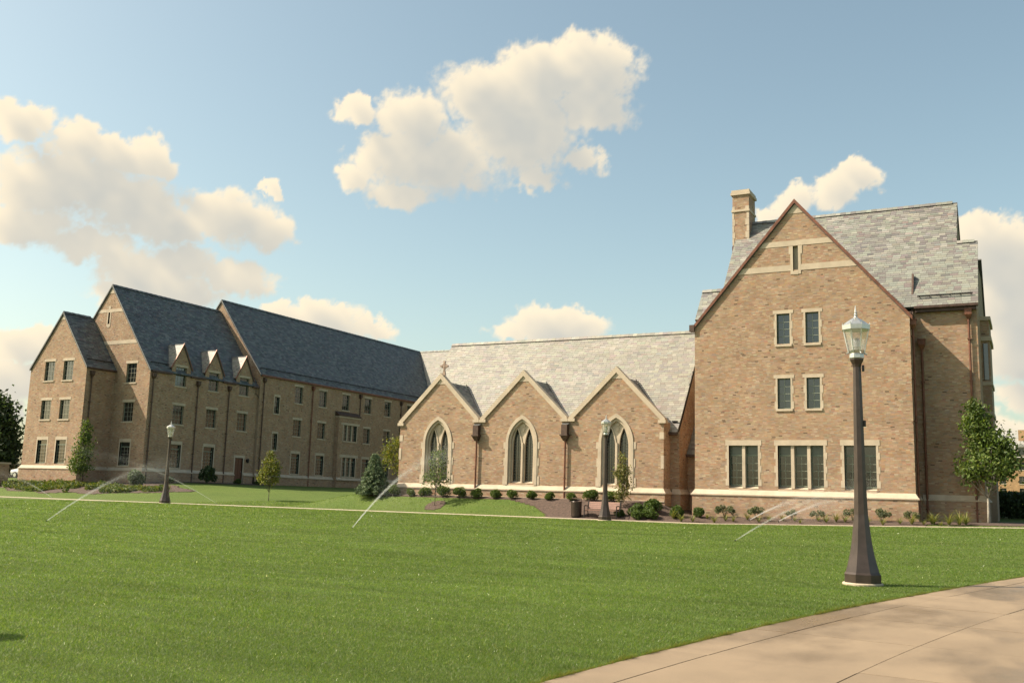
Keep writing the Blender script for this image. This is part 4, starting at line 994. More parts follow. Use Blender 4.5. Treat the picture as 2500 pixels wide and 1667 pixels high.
for r_, zoo, xcc, xoo, sll, a, b in ((ro3, zo3, xc3, xo3, 8.1/6.2, Y3+.2, YE), (ro2, zo2, xc2, xo2, sl2, Y2+.2, DY[0]-1.3), (ro, zo, -78.55, 3.93, s1, Y1+.2, 62.6)):
    s_ = MB(); x = xcc+xoo-.45; z = zoo+.45*sll; s_.tube([(x+.05, a, z+.2), (x+.05, b, z+.2)], .05, 6)
    for y in np.arange(a+.1, b, .9): s_.tube([(x+.05, y, z+.2), (x-.08, y, z+.1)], .025, 5)
    s_.build('snow_guard', M_dark, LH)
for y, m_, z in ((77.35, M_copperd, 13.0), (85.2, M_copper, 13.0), (93.95, M_copperd, 13.0), (102.5, M_copperd, 13.0)): downpipe(LH, PX3, y, 1.9, z, mat=m_)
pk = MB(); pk.tube([(X2+.14, 76.4, 11.9), (X2+.14, 76.4, 11.3), (X2+.2, 77.2, 10.6), (X3+.12, 77.35, 10.5)], .05, 6); pk.build('downpipe', M_copperd, LH)
# cross wing at the back
mb = MB(); mb.poly([(X3, YE+.3, .8), (-24, YE+.3, .8), (-24, YE+.3, 13.4), (X3, YE+.3, 13.4)]); mb.poly([(-24, YE+.3, .8), (-24, 122, .8), (-24, 122, 13.4), (-24, 115.8, 21.4), (-24, YE+.3, 13.4)]); mb.poly([(-82.4, 122, .8), (-24, 122, .8), (-24, 122, 13.4), (-82.4, 122, 13.4)])
mb.poly([(-82.4, 109.5, 13.4), (-82.4, 122, 13.4), (-82.4, 115.8, 21.4)])
mb.build('wall', M_mortar, LH)
mr = MB(); roof_slab(mr, [(X3, YE, 13.45), (-23.8, YE, 13.45), (-23.8, 115.8, 21.55), (xc3, 115.8, 21.55)]); roof_slab(mr, [(-82.4, 122, 13.45), (-23.8, 122, 13.45), (-23.8, 115.8, 21.55), (-82.4, 115.8, 21.55)])
xo_ = mr.build('roof', M_under, LH); LL = math.hypot(6.2, 8.1)
slates(xo_, (X3, YE, 13.453), (1, 0, 0), (0, 6.2, 8.1), LL, lambda v: (-6.2*v/LL, 46), palette=SLATEC, expo=.19, wid=.38)
ridge_cap(xo_, (xc3, 115.8, 21.6), (-23.8, 115.8, 21.6))

# ================================================================== far hall on the right
FH = empty('residence_hall', (14, 233, 4.2), True); tag(FH, 'distant tan brick hall with grey dormered roof behind the tree at right edge', 'building')
PF = wmap('Y-', 228); fx = [-9+3.6*i for i in range(14)]
M_farbrick = principled('far_brick', (.40, .25, .13), .9, var=.2, vscale=1.5)
of = [opening(x-.6, x+.6, z, z+1.6) for x in fx for z in (5.2, 7.2+.3, 10.0)]
of = [opening(x-.6, x+.6, z0, z1) for x in fx for z0, z1 in ((5.0, 6.3), (7.2, 8.75), (10.05, 11.6))]
mb = panel(MB(), PF, 3, [(-11.2, 12.4), (40, 12.4)], of)
mb.box(-11.19, 39.9, 228.2, 240, 3, 12.39); mb.build('wall', M_farbrick, FH)
for o_ in of: window(FH, PF, o_['u0'], o_['u1'], o_['z0'], o_['z1'], 2, 3, .15, head=0)
mr = MB(); roof_slab(mr, [(-11.5, 227.5, 12.45), (40, 227.5, 12.45), (40, 234, 17.0), (-11.5, 234, 17.0)]); roof_slab(mr, [(-11.5, 240.5, 12.45), (40, 240.5, 12.45), (40, 234, 17.0), (-11.5, 234, 17.0)])
M_farslate = principled('far_slate', (.30, .30, .28), .6, var=.3, vscale=1.2, bump=.5, bscale=3); mr.build('roof', M_farslate, FH)
mb = MB(); mb.poly([(-11.2, 228, 12.4), (-11.2, 240, 12.4), (-11.2, 234, 16.7)]); mb.build('wall', M_farbrick, FH)
for x in fx[1:]:
    dm = MB(); dm.box(x-.9, x+.9, 227.9, 231, 12.9, 14.7); do = dm.build('dormer', M_stone, FH)
    g_ = MB(); g_.box(x-.55, x+.55, 227.84, 227.9, 13.1, 14.5); sub(do, 'pane', g_, M_glass); r_ = MB(); r_.prism([(x-1.1, 227.6, 14.7), (x+1.1, 227.6, 14.7), (x, 227.6, 15.5)], (0, 5, 0)); sub(do, 'dormer_roof', r_, M_farslate)
gutter(FH, (-11.5, 227.6, 12.2), (40, 227.6, 12.2), (0, -1, 0), h=.35, w=.3)
mb = MB(); mb.box(-2.2, -.8, 233, 235, 16, 18.6); mb.build('chimney', M_farbrick, FH)

# ================================================================== lamp posts
def make_lamp():
    r = empty('lamp_post', (0, 0, 0)); ph = math.pi/8
    MB().lathe([(.38, -.25), (.385, .02), (.37, .04)], 28).build('footing', M_conc2, r)
    MB().lathe([(.365, .04), (.365, .2), (.35, .22), (.335, .24), (.29, .40), (.245, .58), (.205, .80), (.175, 1.05), (.142, 1.35), (.126, 1.8), (.11, 2.6), (.094, 3.6), (.082, 4.30), (.095, 4.36), (.125, 4.42), (.14, 4.45), (.14, 4.47)], 8, ph=ph).build('post', M_bronze, r)
    for z in (3.10, 4.22):
        b = MB(); b.box(.095, .14, -.05, .05, z, z+.12); b.build('bracket', M_dark, r)
    base = MB().lathe([(.13, 4.47), (.15, 4.49), (.15, 4.56), (.135, 4.58), (.16, 4.62), (.175, 4.64)], 8, ph=ph).build('lantern_base', M_alu, r)
    MB().lathe([(.055, 4.64), (.075, 4.72), (.075, 4.84), (.05, 4.90)], 12).build('ballast', M_alu, r)
    g = MB(); 
    for k in range(8):
        a, b = 2*math.pi*k/8+ph, 2*math.pi*(k+1)/8+ph
        q = [(rr*math.cos(t_), rr*math.sin(t_), z) for rr, t_, z in ((.155, a, 4.63), (.155, b, 4.63), (.245, b, 5.06), (.245, a, 5.06))]
        MB().poly(q).build('pane', M_lglass, r)
    for k in range(8):
        a = 2*math.pi*k/8+ph; c, s_ = math.cos(a), math.sin(a)
        MB().tube([(.165*c, .165*s_, 4.60), (.262*c, .262*s_, 5.07), (.285*c, .285*s_, 5.20)], [.011, .011, .009], 5).build('rib', M_alu, r)
        if k % 2 == 0: MB().tube([(.15*c, .15*s_, 4.60), (.215*c, .215*s_, 4.57)], .012, 5).build('finial_hook', M_alu, r)
    MB().lathe([(.262, 5.06), (.285, 5.065), (.29, 5.155), (.275, 5.165), (.17, 5.245), (.07, 5.31), (.035, 5.335)], 8, ph=ph).build('cap', M_alu, r)
    MB().lathe([(.035, 5.335), (.03, 5.36), (.05, 5.385), (.025, 5.40), (.022, 5.415), (.038, 5.43), (.02, 5.445), (.003, 5.58)], 10).build('finial', M_alu, r)
    return r
lamp = make_lamp()
for i, (x, y, lab) in enumerate(((-3.05, 20.75, 'tall dark bronze lamp post standing closest, on the lawn beside the curved walk'),
                                 (-19.95, 48.55, 'dark bronze lamp post at the path edge in front of the bench'), (-51.95, 48.55, 'dark bronze lamp post at the path edge in front of the left hall'),
                                 (-13.7, 4.1, 'lamp post beyond the left picture edge, its shadow tip on the near lawn'))):
    o = lamp if i == 0 else copy_tree(lamp); o.location = (x, y, Hf(x, y)+.01); o.rotation_euler = (0, 0, .18*(i+1)); tag(o, lab, 'lamp post', 'lamp posts around the lawn')

# ================================================================== bench and bin
bn = empty('park_bench', (-21.15, 51.05, Hf(-21.15, 51.05)+.03)); bn.rotation_euler = (0, 0, .02)
tag(bn, 'brown slatted park bench with black iron arms, beside the litter bin', 'bench')
for k in range(4): MB().box(-.9, .9, -.28+.13*k, -.18+.13*k, .43, .465).build('seat_slat', M_wood, bn)
for k in range(4):
    z = .52+.10*k; y = .25+.035*k; MB().hexa([(-.9, y, z), (.9, y, z), (.9, y+.035, z), (-.9, y+.035, z), (-.9, y+.03, z+.085), (.9, y+.03, z+.085), (.9, y+.065, z+.085), (-.9, y+.065, z+.085)]).build('back_slat', M_wood, bn)
for x in (-.95, .95):
    MB().tube([(x, -.30, 0), (x, -.26, .43), (x, -.27, .66)], .028, 7).build('leg', M_dark, bn); MB().tube([(x, .34, 0), (x, .24, .43), (x, .40, .96)], .028, 7).build('leg', M_dark, bn)
    MB().tube([(x, -.31, .655), (x, -.1, .69), (x, .3, .67)], .025, 7).build('armrest', M_dark, bn); MB().tube([(x, -.26, .41), (x, .24, .41)], .024, 6).build('rail', M_dark, bn)
x, y = -22.75, 51.15; lb = empty('litter_bin', (x, y, Hf(x, y)+.03)); tag(lb, 'dark round slatted litter bin with raised lid left of the bench', 'litter bin')
MB().lathe([(.26, 0), (.27, .03), (.27, .80), (.25, .82)], 28).build('liner', M_dark, lb)
for k in range(26):
    a = 2*math.pi*k/26; c, s_ = math.cos(a), math.sin(a); t_ = np.array((-s_, c)) * .026; p = np.array((c, s_))
    MB().hexa([(*(p*.275-t_), .04), (*(p*.275+t_), .04), (*(p*.295+t_), .04), (*(p*.295-t_), .04), (*(p*.275-t_), .83), (*(p*.275+t_), .83), (*(p*.31+t_), .83), (*(p*.31-t_), .83)]).build('slat', M_bronze, lb)
MB().lathe([(.325, .83), (.335, .85), (.325, .87), (.26, .87), (.25, .84)], 28).build('rim', M_bronze, lb)
for a in (0.4, 2.5, 4.6): MB().tube([(.27*math.cos(a), .27*math.sin(a), .86), (.27*math.cos(a), .27*math.sin(a), 1.02)], .014, 6).build('lid_post', M_dark, lb)
MB().lathe([(.31, 1.01), (.32, 1.025), (.2, 1.06), (.05, 1.08)], 24).build('lid', M_bronze, lb)

# ================================================================== plants
def leaves(C, size, cols, flat=0.0, aspect=1.7, norm=None):
    """one diamond leaf per centre"""
    n = len(C); a = RNG.normal(size=(n, 3)); a[:, 2] *= (1-flat); a /= np.linalg.norm(a, axis=1)[:, None]
    b = RNG.normal(size=(n, 3)); b -= (b*a).sum(1)[:, None]*a; b /= np.linalg.norm(b, axis=1)[:, None]
    s_ = (size*RNG.uniform(.6, 1.3, n))[:, None]
    nn = np.cross(a, b)*s_*.18
    V = np.stack([C-a*s_*aspect/2, C+b*s_/2+nn, C+a*s_*aspect/2, C-b*s_/2+nn], 1).reshape(-1, 3)
    return V, np.arange(n*4).reshape(n, 4), cols
def clumps(center, radii, nclump, per, spread, bias=.55):
    """leaf centres in clumps through a crown's volume, denser towards the outside"""
    d = RNG.normal(size=(nclump, 3)); d /= np.linalg.norm(d, axis=1)[:, None]; rr = RNG.uniform(bias**2, 1, nclump)**.5
    K = np.array(center)+d*rr[:, None]*np.array(radii)
    C = (K[:, None]+RNG.normal(size=(nclump, per, 3))*spread*RNG.uniform(.6, 1.3, (nclump, 1, 1))).reshape(-1, 3)
    return K, C
LGREEN = [(40,(.075,.115,.025)),(30,(.10,.15,.03)),(20,(.14,.18,.04)),(10,(.055,.085,.02))]
GREEN = [(40,(.050,.085,.018)),(30,(.070,.115,.022)),(20,(.095,.14,.03)),(10,(.035,.06,.015))]
YGREEN = [(40,(.13,.15,.028)),(30,(.17,.17,.035)),(20,(.10,.13,.025)),(10,(.22,.19,.05))]
DGREEN = [(50,(.03,.052,.022)),(30,(.042,.07,.028)),(20,(.06,.09,.035))]
BLUEG = [(40,(.115,.165,.09)),(30,(.155,.20,.115)),(20,(.08,.12,.065)),(10,(.23,.27,.17))]
def tree(name, label, x, y, h, cz, rad, palette, nclump, per, leaf, trunk_r=.05, spread=.2, bark=None, group=None, cat='tree', forks=9, lean=(0, 0), shapes=None):
    z = Hf(x, y); r = empty(name, (x, y, z)); tag(r, label, cat, group)
    mb = MB(); top = h*.8; pts = [(lean[0]*t_+.03*math.sin(5*t_+x), lean[1]*t_+.03*math.cos(4*t_+y), -.15+(top+.15)*t_) for t_ in np.linspace(0, 1, 9)]
    mb.tube(pts, [trunk_r*(1.25 if i == 0 else 1-.82*i/8) for i in range(9)], 8); mb.build('trunk', bark or M_bark, r, True)
    parts = shapes or [(0, 0, cz, *rad, 1.0)]; Ks = []; Cs = []
    for (sx, sy, sz, rx, ry, rz, f) in parts:
        K, C = clumps((lean[0]*.8+sx, lean[1]*.8+sy, sz), (rx, ry, rz), max(3, int(nclump*f)), per, spread); Ks.append(K); Cs.append(C)
    K = np.concatenate(Ks); C = np.concatenate(Cs)
    br = MB()
    for q in K[RNG.choice(len(K), min(len(K), forks*3), replace=False)]:
        i = min(8, max(2, int(8*(max(.3, q[2]-.25*h))/top))); p = np.array(pts[i]); mid = p*.45+q*.55+np.array((0, 0, -.05*h*.3))
        br.tube([p, mid, q], [trunk_r*.35, trunk_r*.22, trunk_r*.08], 5)
    br.build('branches', bark or M_bark, r, True)
    tone = RNG.uniform(.72, 1.25, len(K)); cols = pal(palette, len(C))*np.repeat(tone, per)[:, None]
    V, F, c = leaves(C, leaf, cols); add('crown', npmesh('crown', V, F, c), M_leaf, r)
    return r
tree('sapling', 'young green tree hugging the front corner of the left hall', -72.2, 57.9, 6.2, 3.6, (.8, .8, 2.3), LGREEN, 110, 26, .12, .045, .22, shapes=[(-.1,0,1.9,.95,.9,.9,.45),(.1,0,3.2,.7,.7,1.1,.35),(.15,0,4.7,.3,.3,1.0,.16)])
tree('sapling', 'small yellow-green sapling alone on the lawn before the left hall', -49.7, 56.2, 3.6, 2.2, (.85, .85, 1.15), YGREEN, 100, 26, .09, .03, .15, group='saplings on the lawn', shapes=[(-.05,0,1.75,.85,.8,.6,.5),(.1,0,2.45,.65,.6,.65,.35),(-.05,0,3.1,.3,.3,.45,.12)])
tree('sapling', 'slim sapling in a mulch ring before the leftmost chapel window', -32.72, 52.15, 3.55, 2.2, (.6, .6, 1.2), LGREEN, 46, 20, .09, .028, .17, group='saplings on the lawn', shapes=[(0,0,1.75,.75,.7,.55,.6),(.02,0,2.7,.45,.45,.8,.5)])
tree('sapling', 'narrow pale-leaved sapling behind the bench, before the right chapel window', -20.6, 52.6, 3.0, 1.6, (.45, .45, 1.3), [(50,(.15,.15,.05)),(30,(.20,.18,.07)),(20,(.09,.12,.03))], 46, 26, .085, .028, .13, shapes=[(0,0,1.1,.5,.45,.75,.6),(0,0,1.9,.4,.4,.5,.35),(0,0,2.6,.16,.16,.4,.12)])
tree('young_tree', 'leafy round-crowned tree at right edge before the right hall', -1.95, 54.2, 6.6, 4.0, (1.35, 1.35, 1.9), LGREEN, 230, 25, .12, .07, .25, bark=M_barkp, forks=14, shapes=[(.0,0,2.9,1.35,1.2,.95,.5),(.3,.1,3.8,.9,.9,.8,.28),(-.35,0,4.6,.55,.5,.9,.2),(-.45,0,5.6,.2,.2,.6,.06)])
tree('young_tree', 'yellow-green tree standing just behind the blue spruce', -38.6, 56.6, 3.9, 2.6, (1.1, 1.1, 1.2), YGREEN, 80, 26, .10, .045, .22)
for i, (x, y, h_, rx, lab, pp) in enumerate(((-96, 66, 8.8, 2.6, 'tall dark conifer left of the left hall, behind the car', DGREEN), (-103, 70, 8.2, 3.2, 'broad dark conifer at the left picture edge', DGREEN), (-92.5, 72, 4.6, 2.2, 'lower dark evergreen tucked against the left hall side', DGREEN), (-88.5, 57.5, 3.4, 1.1, 'light green bushy tree at the far left edge', GREEN))):
    tree('evergreen_tree', lab, x, y, h_, h_*.52, (rx, rx, h_*.46), pp, 170, 46, .24, .16, .46, shapes=[(0,0,h_*.35,rx,rx,h_*.32,.6),(rx*.2,0,h_*.65,rx*.7,rx*.7,h_*.26,.35),(-rx*.2,0,h_*.85,rx*.35,rx*.35,h_*.14,.12)])
# blue spruce with whorls of drooping boughs
x, y = -38.3, 53.4; sp = empty('spruce', (x, y, Hf(x, y))); tag(sp, 'small blue-green spruce at the left corner of the chapel', 'tree')
MB().tube([(0, 0, -.15), (0, 0, 1.4), (.02, 0, 2.75)], [.07, .045, .01], 8).build('trunk', M_bark, sp)
C = []; bm_ = MB()
for lv in np.linspace(.12, 2.65, 24):
    R_ = 1.28*(1-lv/2.85)**.85; nb = int(9+6*(1-lv/2.8)); a0 = random.random()*6
    for k in range(nb):
        a = a0+2*math.pi*k/nb+random.uniform(-.2, .2); L_ = R_*random.uniform(.75, 1.1); dr = -.16*L_
        tip = (L_*math.cos(a), L_*math.sin(a), lv+dr+.12*L_*L_); bm_.tube([(0, 0, lv), tip], [.014, .004], 4, False)
        for tq in np.linspace(.2, 1, int(6+22*L_)):
            for _ in range(5): C.append((tip[0]*tq+random.gauss(0, .045+.05*(1-tq)), tip[1]*tq+random.gauss(0, .045+.05*(1-tq)), lv+(tip[2]-lv)*tq+random.gauss(0, .028)))
bm_.build('boughs', M_bark, sp); C = np.array(C); V, F, c = leaves(C, .05, pal(BLUEG, len(C))*RNG.uniform(.7, 1.25, (len(C), 1)), aspect=2.6); add('needles', npmesh('needles', V, F, c), M_needle, sp)
# shrubs
def make_shrub(name, rad, n, leaf, palette, stem=True, hz=.42, lumps=11, op=.55):
    r = empty(name, (0, 0, 0)); Cs = []
    for _ in range(lumps):
        d = RNG.normal(size=3); d /= np.linalg.norm(d); k = np.array((d[0]*rad*op, d[1]*rad*op, rad*hz+abs(d[2])*rad*.7)); rr = rad*random.uniform(.42, .6)*(1 if op < .7 else .7)
        u = RNG.normal(size=(n//lumps, 3)); u /= np.linalg.norm(u, axis=1)[:, None]; Cs.append(k+u*rr*RNG.uniform(.72, 1.05, (len(u), 1))*np.array((1, 1, .9)))
    C = np.concatenate(Cs); C = C[C[:, 2] > .02]; V, F, c = leaves(C, leaf, pal(palette, len(C))*RNG.uniform(.75, 1.2, (len(C), 1)))
    add('foliage', npmesh('foliage', V, F, c), M_leaf, r)
    mb = MB()
    for k in range(5):
        a = k*1.257; mb.tube([(0, 0, -.06), (.3*rad*math.cos(a), .3*rad*math.sin(a), rad*.8)], [.018, .008], 5)
    mb.build('stems', M_bark, r)
    return r
ORD = ['first', 'second', 'third', 'fourth', 'fifth', 'sixth', 'seventh', 'eighth', 'ninth', 'tenth', 'eleventh', 'twelfth', 'thirteenth', 'fourteenth', 'fifteenth', 'sixteenth', 'seventeenth', 'eighteenth', 'nineteenth', 'twentieth', 'twenty-first', 'twenty-second', 'twenty-third', 'twenty-fourth', 'twenty-fifth', 'twenty-sixth']
shr = [make_shrub('boxwood_shrub', .44, 2600, .055, LGREEN) for _ in range(4)]; used = [False]*4
for i, px in enumerate((-36.75, -35.5, -34.35, -33.0, -31.85, -30.5, -29.25, -28.05, -26.75, -25.45, -24.15, -22.9, -21.6)):
    k = i*3 % 4; o = shr[k] if not used[k] else copy_tree(shr[k]); used[k] = True; y = 53.5+random.uniform(-.08, .08)
    o.location = (px, y, Hf(px, y)+.02); o.rotation_euler = (0, 0, random.random()*6); s_ = random.uniform(.82, 1.15); o.scale = (s_, s_, s_*random.uniform(.8, 1.0))
    tag(o, ORD[i]+' round green boxwood from the left in the row along the chapel', 'shrub', 'boxwoods along the chapel wall')
bs = [make_shrub('bed_shrub', .46, 2200, .06, GREEN[:2]+LGREEN[:2]) for _ in range(2)]; used = [False]*2
for i, (x, y, s_, lab) in enumerate(((-19.45, 51.75, 1.05, 'round green shrub in the bed, left of a pair right of the bench'), (-18.65, 52.3, 1.15, 'dark round shrub in the bed between bench and right hall, rear of the group'),
     (-18.45, 51.45, 1.1, 'spreading light green shrub at the path edge right of the bench'), (-19.15, 51.1, .75, 'small yellow-green shrub on the path edge right of the bench'), (-17.3, 52.3, 1.0, 'upright green shrub before the gap between chapel and right hall'), (-16.1, 52.4, .85, 'small green shrub at the left corner of the right hall'),
     (-20.3, 51.5, .7, 'low green shrub directly behind the bench right end'))):
    o = bs[i % 2] if not used[i % 2] else copy_tree(bs[i % 2]); used[i % 2] = True
    o.location = (x, y, Hf(x, y)+.02); o.rotation_euler = (0, 0, i*1.3); o.scale = (s_, s_, s_*.95); tag(o, lab, 'shrub', 'shrubs in the bed by the bench')
ws = make_shrub('bare_shrub', .46, 720, .06, [(50,(.10,.12,.06)),(30,(.13,.15,.075)),(20,(.07,.085,.045))], lumps=10, hz=.6, op=.85); first = True
for i, x in enumerate((-14.75, -13.05, -11.2, -9.9, -8.15, -6.75, -5.35)):
    o = ws if first else copy_tree(ws); first = False; y = 52.75+random.uniform(-.1, .1); o.location = (x, y, Hf(x, y)+.03); o.rotation_euler = (0, 0, i*.9); s_ = random.uniform(.7, 1.0); o.scale = (s_*1.05, s_*.95, s_*1.0)
    tag(o, ORD[i]+' thin grey-green shrub from the left under the right hall wall', 'shrub', 'thin shrubs under the right hall')
bu = make_shrub('large_bush', .85, 6500, .085, DGREEN[1:]+BLUEG[:2]); bu.location = (-67.4, 59.4, Hf(-67.4, 59.4)); bu.scale = (1.05, 1, 1.15); tag(bu, 'large grey-green bush in the bed before the left hall', 'bush')
vb = make_shrub('tall_shrub', .75, 1700, .10, DGREEN+GREEN[:1], lumps=14, op=.9); vb.location = (-67.6, 67.9, Hf(-67.6, 67.9)); vb.scale = (1, 1, 1.55); tag(vb, 'tall dark shrub against the shaded left hall wall', 'shrub')
for i, (x, y) in enumerate(((-69.0, 73.4), (-68.9, 76.2), (-68.8, 64.6))):
    o = copy_tree(bs[0]); o.location = (x, y, Hf(x, y)); o.scale = (.95, .95, .8); tag(o, ('low dark shrub left of the left hall door', 'low dark shrub right of the left hall door', 'low dark shrub at the foot of the left hall corner pipe')[i], 'shrub', 'low shrubs at the left hall')
# daylily clumps
def make_lily(n, L_, palette):
    r = empty('daylily_clump', (0, 0, 0)); V = []; F = []; 
    for k in range(n):
        a = random.random()*6.283; l = L_*random.uniform(.6, 1.1); w_ = .013; up = random.uniform(.5, 1.0); d = np.array((math.cos(a), math.sin(a), 0)); sd = np.array((-d[1], d[0], 0)); prev = None
        for q in np.linspace(0, 1, 5):
            p = d*(.03+l*.75*q*q*(1.3-up*.6))+np.array((0, 0, l*up*(q-.42*q**2.4*(1.6-up)))); ww = w_*(1-q**2*.9); V += [p-sd*ww, p+sd*ww]
            if prev is not None: F.append((prev, prev+1, len(V)-1, len(V)-2))
            prev = len(V)-2
    add('leaf_blades', npmesh('leaf_blades', np.array(V), F, np.repeat(pal(palette, len(F)//4+1), 4, 0)[:len(F)]), M_leaf, r)
    MB().lathe([(.03, -.05), (.05, .0), (.02, .06)], 8).build('crown_base', M_bark, r)
    return r
LILY = [(40,(.14,.17,.045)),(30,(.20,.21,.06)),(20,(.26,.23,.09)),(10,(.09,.12,.035))]
li = [make_lily(60, .8, LILY) for _ in range(3)]; used = [False]*3
for i in range(26):
    x = -17.2+i*.56+random.uniform(-.2, .2); y = 51.2+random.uniform(-.3, 1.0); k = i % 3
    o = li[k] if not used[k] else copy_tree(li[k]); used[k] = True; s_ = random.uniform(.5, 1.1); o.location = (x, y, Hf(x, y)+.03); o.rotation_euler = (0, 0, i*2.1); o.scale = (s_,)*3
    tag(o, ORD[i]+' strappy yellow-green clump from the left along the bed before the right hall', 'plant', 'daylily clumps along the path')
for i, (x, y) in enumerate(((-3.6, 51.5), (-2.9, 51.9), (-4.3, 51.9), (-3.2, 52.6))):
    o = copy_tree(li[i % 3]); o.location = (x, y, Hf(x, y)+.03); o.rotation_euler = (0, 0, i); o.scale = (1.2,)*3; tag(o, ORD[i]+' large strappy clump from the left beside the tree at right edge', 'plant', 'daylily clumps by the right tree')
# ground cover in the left bed
n = 26000; X = RNG.uniform(-82, -62, n); Y = RNG.uniform(53.6, 58.6, n); ok = (((X+71.5)/10.4)**2+((Y-58.6)/4.4)**2 < 1) & ~((X < -74.6) & (Y > 59.2)); ok &= fbm(X*.6, Y*.6, 3) > .42
X, Y = X[ok], Y[ok]; Z = H(X, Y)+.04+RNG.random(len(X))**1.4*.42*fbm(X*.9+4, Y*.9, 3)*1.5; V, F, c = leaves(np.stack([X, Y, Z], 1), .12, pal(GREEN[:3]+YGREEN[:2], len(X)))
tag(add('ground_cover', npmesh('ground_cover', V, F, c), M_leaf), 'low leafy ground cover in the bed before the left hall', 'ground cover', kind='stuff')

# ================================================================== car, gate pier and yard wall at far left
cr = empty('parked_car', (-87.6, 64.6, Hf(-87.6, 64.6))); cr.rotation_euler = (0, 0, .1); tag(cr, 'white parked car half hidden behind the left hall', 'car')
sec = [(-2.15,.42,.62,.62),(-2.05,.32,.80,.78),(-1.2,.26,.93,.86),(.0,.26,.95,.88),(1.2,.26,.95,.88),(1.95,.30,.95,.84),(2.15,.40,.88,.74)]
V = []; F = []
for (xx, z0, z1, hw) in sec:
    for yy, zz in ((-hw*.92, z0), (-hw, (z0+z1)/2), (-hw*.93, z1), (hw*.93, z1), (hw, (z0+z1)/2), (hw*.92, z0)): V.append((xx, yy, zz))
for i in range(len(sec)-1):
    for k in range(6): F.append((i*6+k, i*6+(k+1) % 6, (i+1)*6+(k+1) % 6, (i+1)*6+k))
F += [tuple(range(6))[::-1], tuple(range(36, 42))]
me = bpy.data.meshes.new('body'); me.from_pydata(V, [], F); me.shade_flat(); add('body', me, M_paint, cr)
MB().hexa([(-1.15, -.80, .92), (1.9, -.80, .94), (1.9, .80, .94), (-1.15, .80, .92), (-.35, -.64, 1.42), (1.35, -.64, 1.44), (1.35, .64, 1.44), (-.35, .64, 1.42)]).build('roof', M_paint, cr)
for sy in (-1, 1):
    for a, b, c, d in ((-.85, .35, -.28, .35), (.45, 1.6, .45, 1.22)): MB().poly([(a, sy*.785, .98), (b, sy*.785, .98), (d, sy*.665, 1.36), (c, sy*.665, 1.36)]).build('side_window', M_glass, cr)
MB().poly([(-1.12, -.72, .97), (-1.12, .72, .97), (-.42, .58, 1.38), (-.42, -.58, 1.38)]).build('windscreen', M_glass, cr); MB().poly([(1.88, -.72, .99), (1.88, .72, .99), (1.42, .58, 1.39), (1.42, -.58, 1.39)]).build('rear_window', M_glass, cr)
for xx in (-1.35, 1.35):
    for sy in (-1, 1):
        mb = MB().tube([(xx, sy*.66, .31), (xx, sy*.88, .31)], .31, 18); w_ = mb.build('wheel', M_rubber, cr); sub(w_, 'rim', MB().tube([(xx, sy*.86, .31), (xx, sy*.885, .31)], .19, 14), M_alu)
for sy in (-.55, .55): MB().box(-2.14, -2.05, sy-.16, sy+.16, .62, .74).build('headlight', M_alu, cr)
gp_ = empty('gate_pier', (-80.9, 55.9, Hf(-80.9, 55.9)), True); tag(gp_, 'brick pier with pale stone cap at the left picture edge', 'pier')
z = gp_.location.z; MB().box(-81.6, -80.2, 55.6, 56.8, z-.3, z+2.0).build('pier_shaft', M_mortar, gp_); bricks(wmap('Y-', 55.6), z-.1, [(-81.6, z+2), (-80.2, z+2)], [], parent=gp_); bricks(wmap('X+', -80.2), z-.1, [(55.6, z+2), (56.8, z+2)], [], parent=gp_)
MB().box(-81.7, -80.1, 55.5, 56.9, z+2, z+2.15).build('stone_cap', M_stone, gp_)
yw = empty('yard_wall', (-93, 67, 2.0), True); tag(yw, 'low brick yard wall with stone coping behind the parked car', 'wall')
MB().box(-104, -82.6, 67, 67.4, 1.5, 3.35).build('wall', M_mortar, yw); bricks(wmap('Y-', 67), 1.6, [(-104, 3.33), (-82.6, 3.33)], [], parent=yw); MB().box(-104.05, -82.6, 66.92, 67.48, 3.35, 3.5).build('coping', M_stone, yw)

# ================================================================== hedge at right edge
x, y = 1.2, 66; hd = empty('hedge', (x, y, Hf(x, y))); tag(hd, 'dark clipped hedge beyond the tree at right edge', 'hedge')
C = np.stack([RNG.uniform(-3.2, 9, 15000), RNG.uniform(-1, 1, 15000), RNG.uniform(0, 1.5, 15000)], 1); V, F, c = leaves(C, .14, pal(DGREEN, len(C))); add('foliage', npmesh('foliage', V, F, c), M_leaf, hd)
mb = MB()
for k in range(12): mb.tube([(-3+k, 0, -.2), (-3+k, .1, 1.2)], [.04, .02], 5)
mb.build('stems', M_bark, hd)

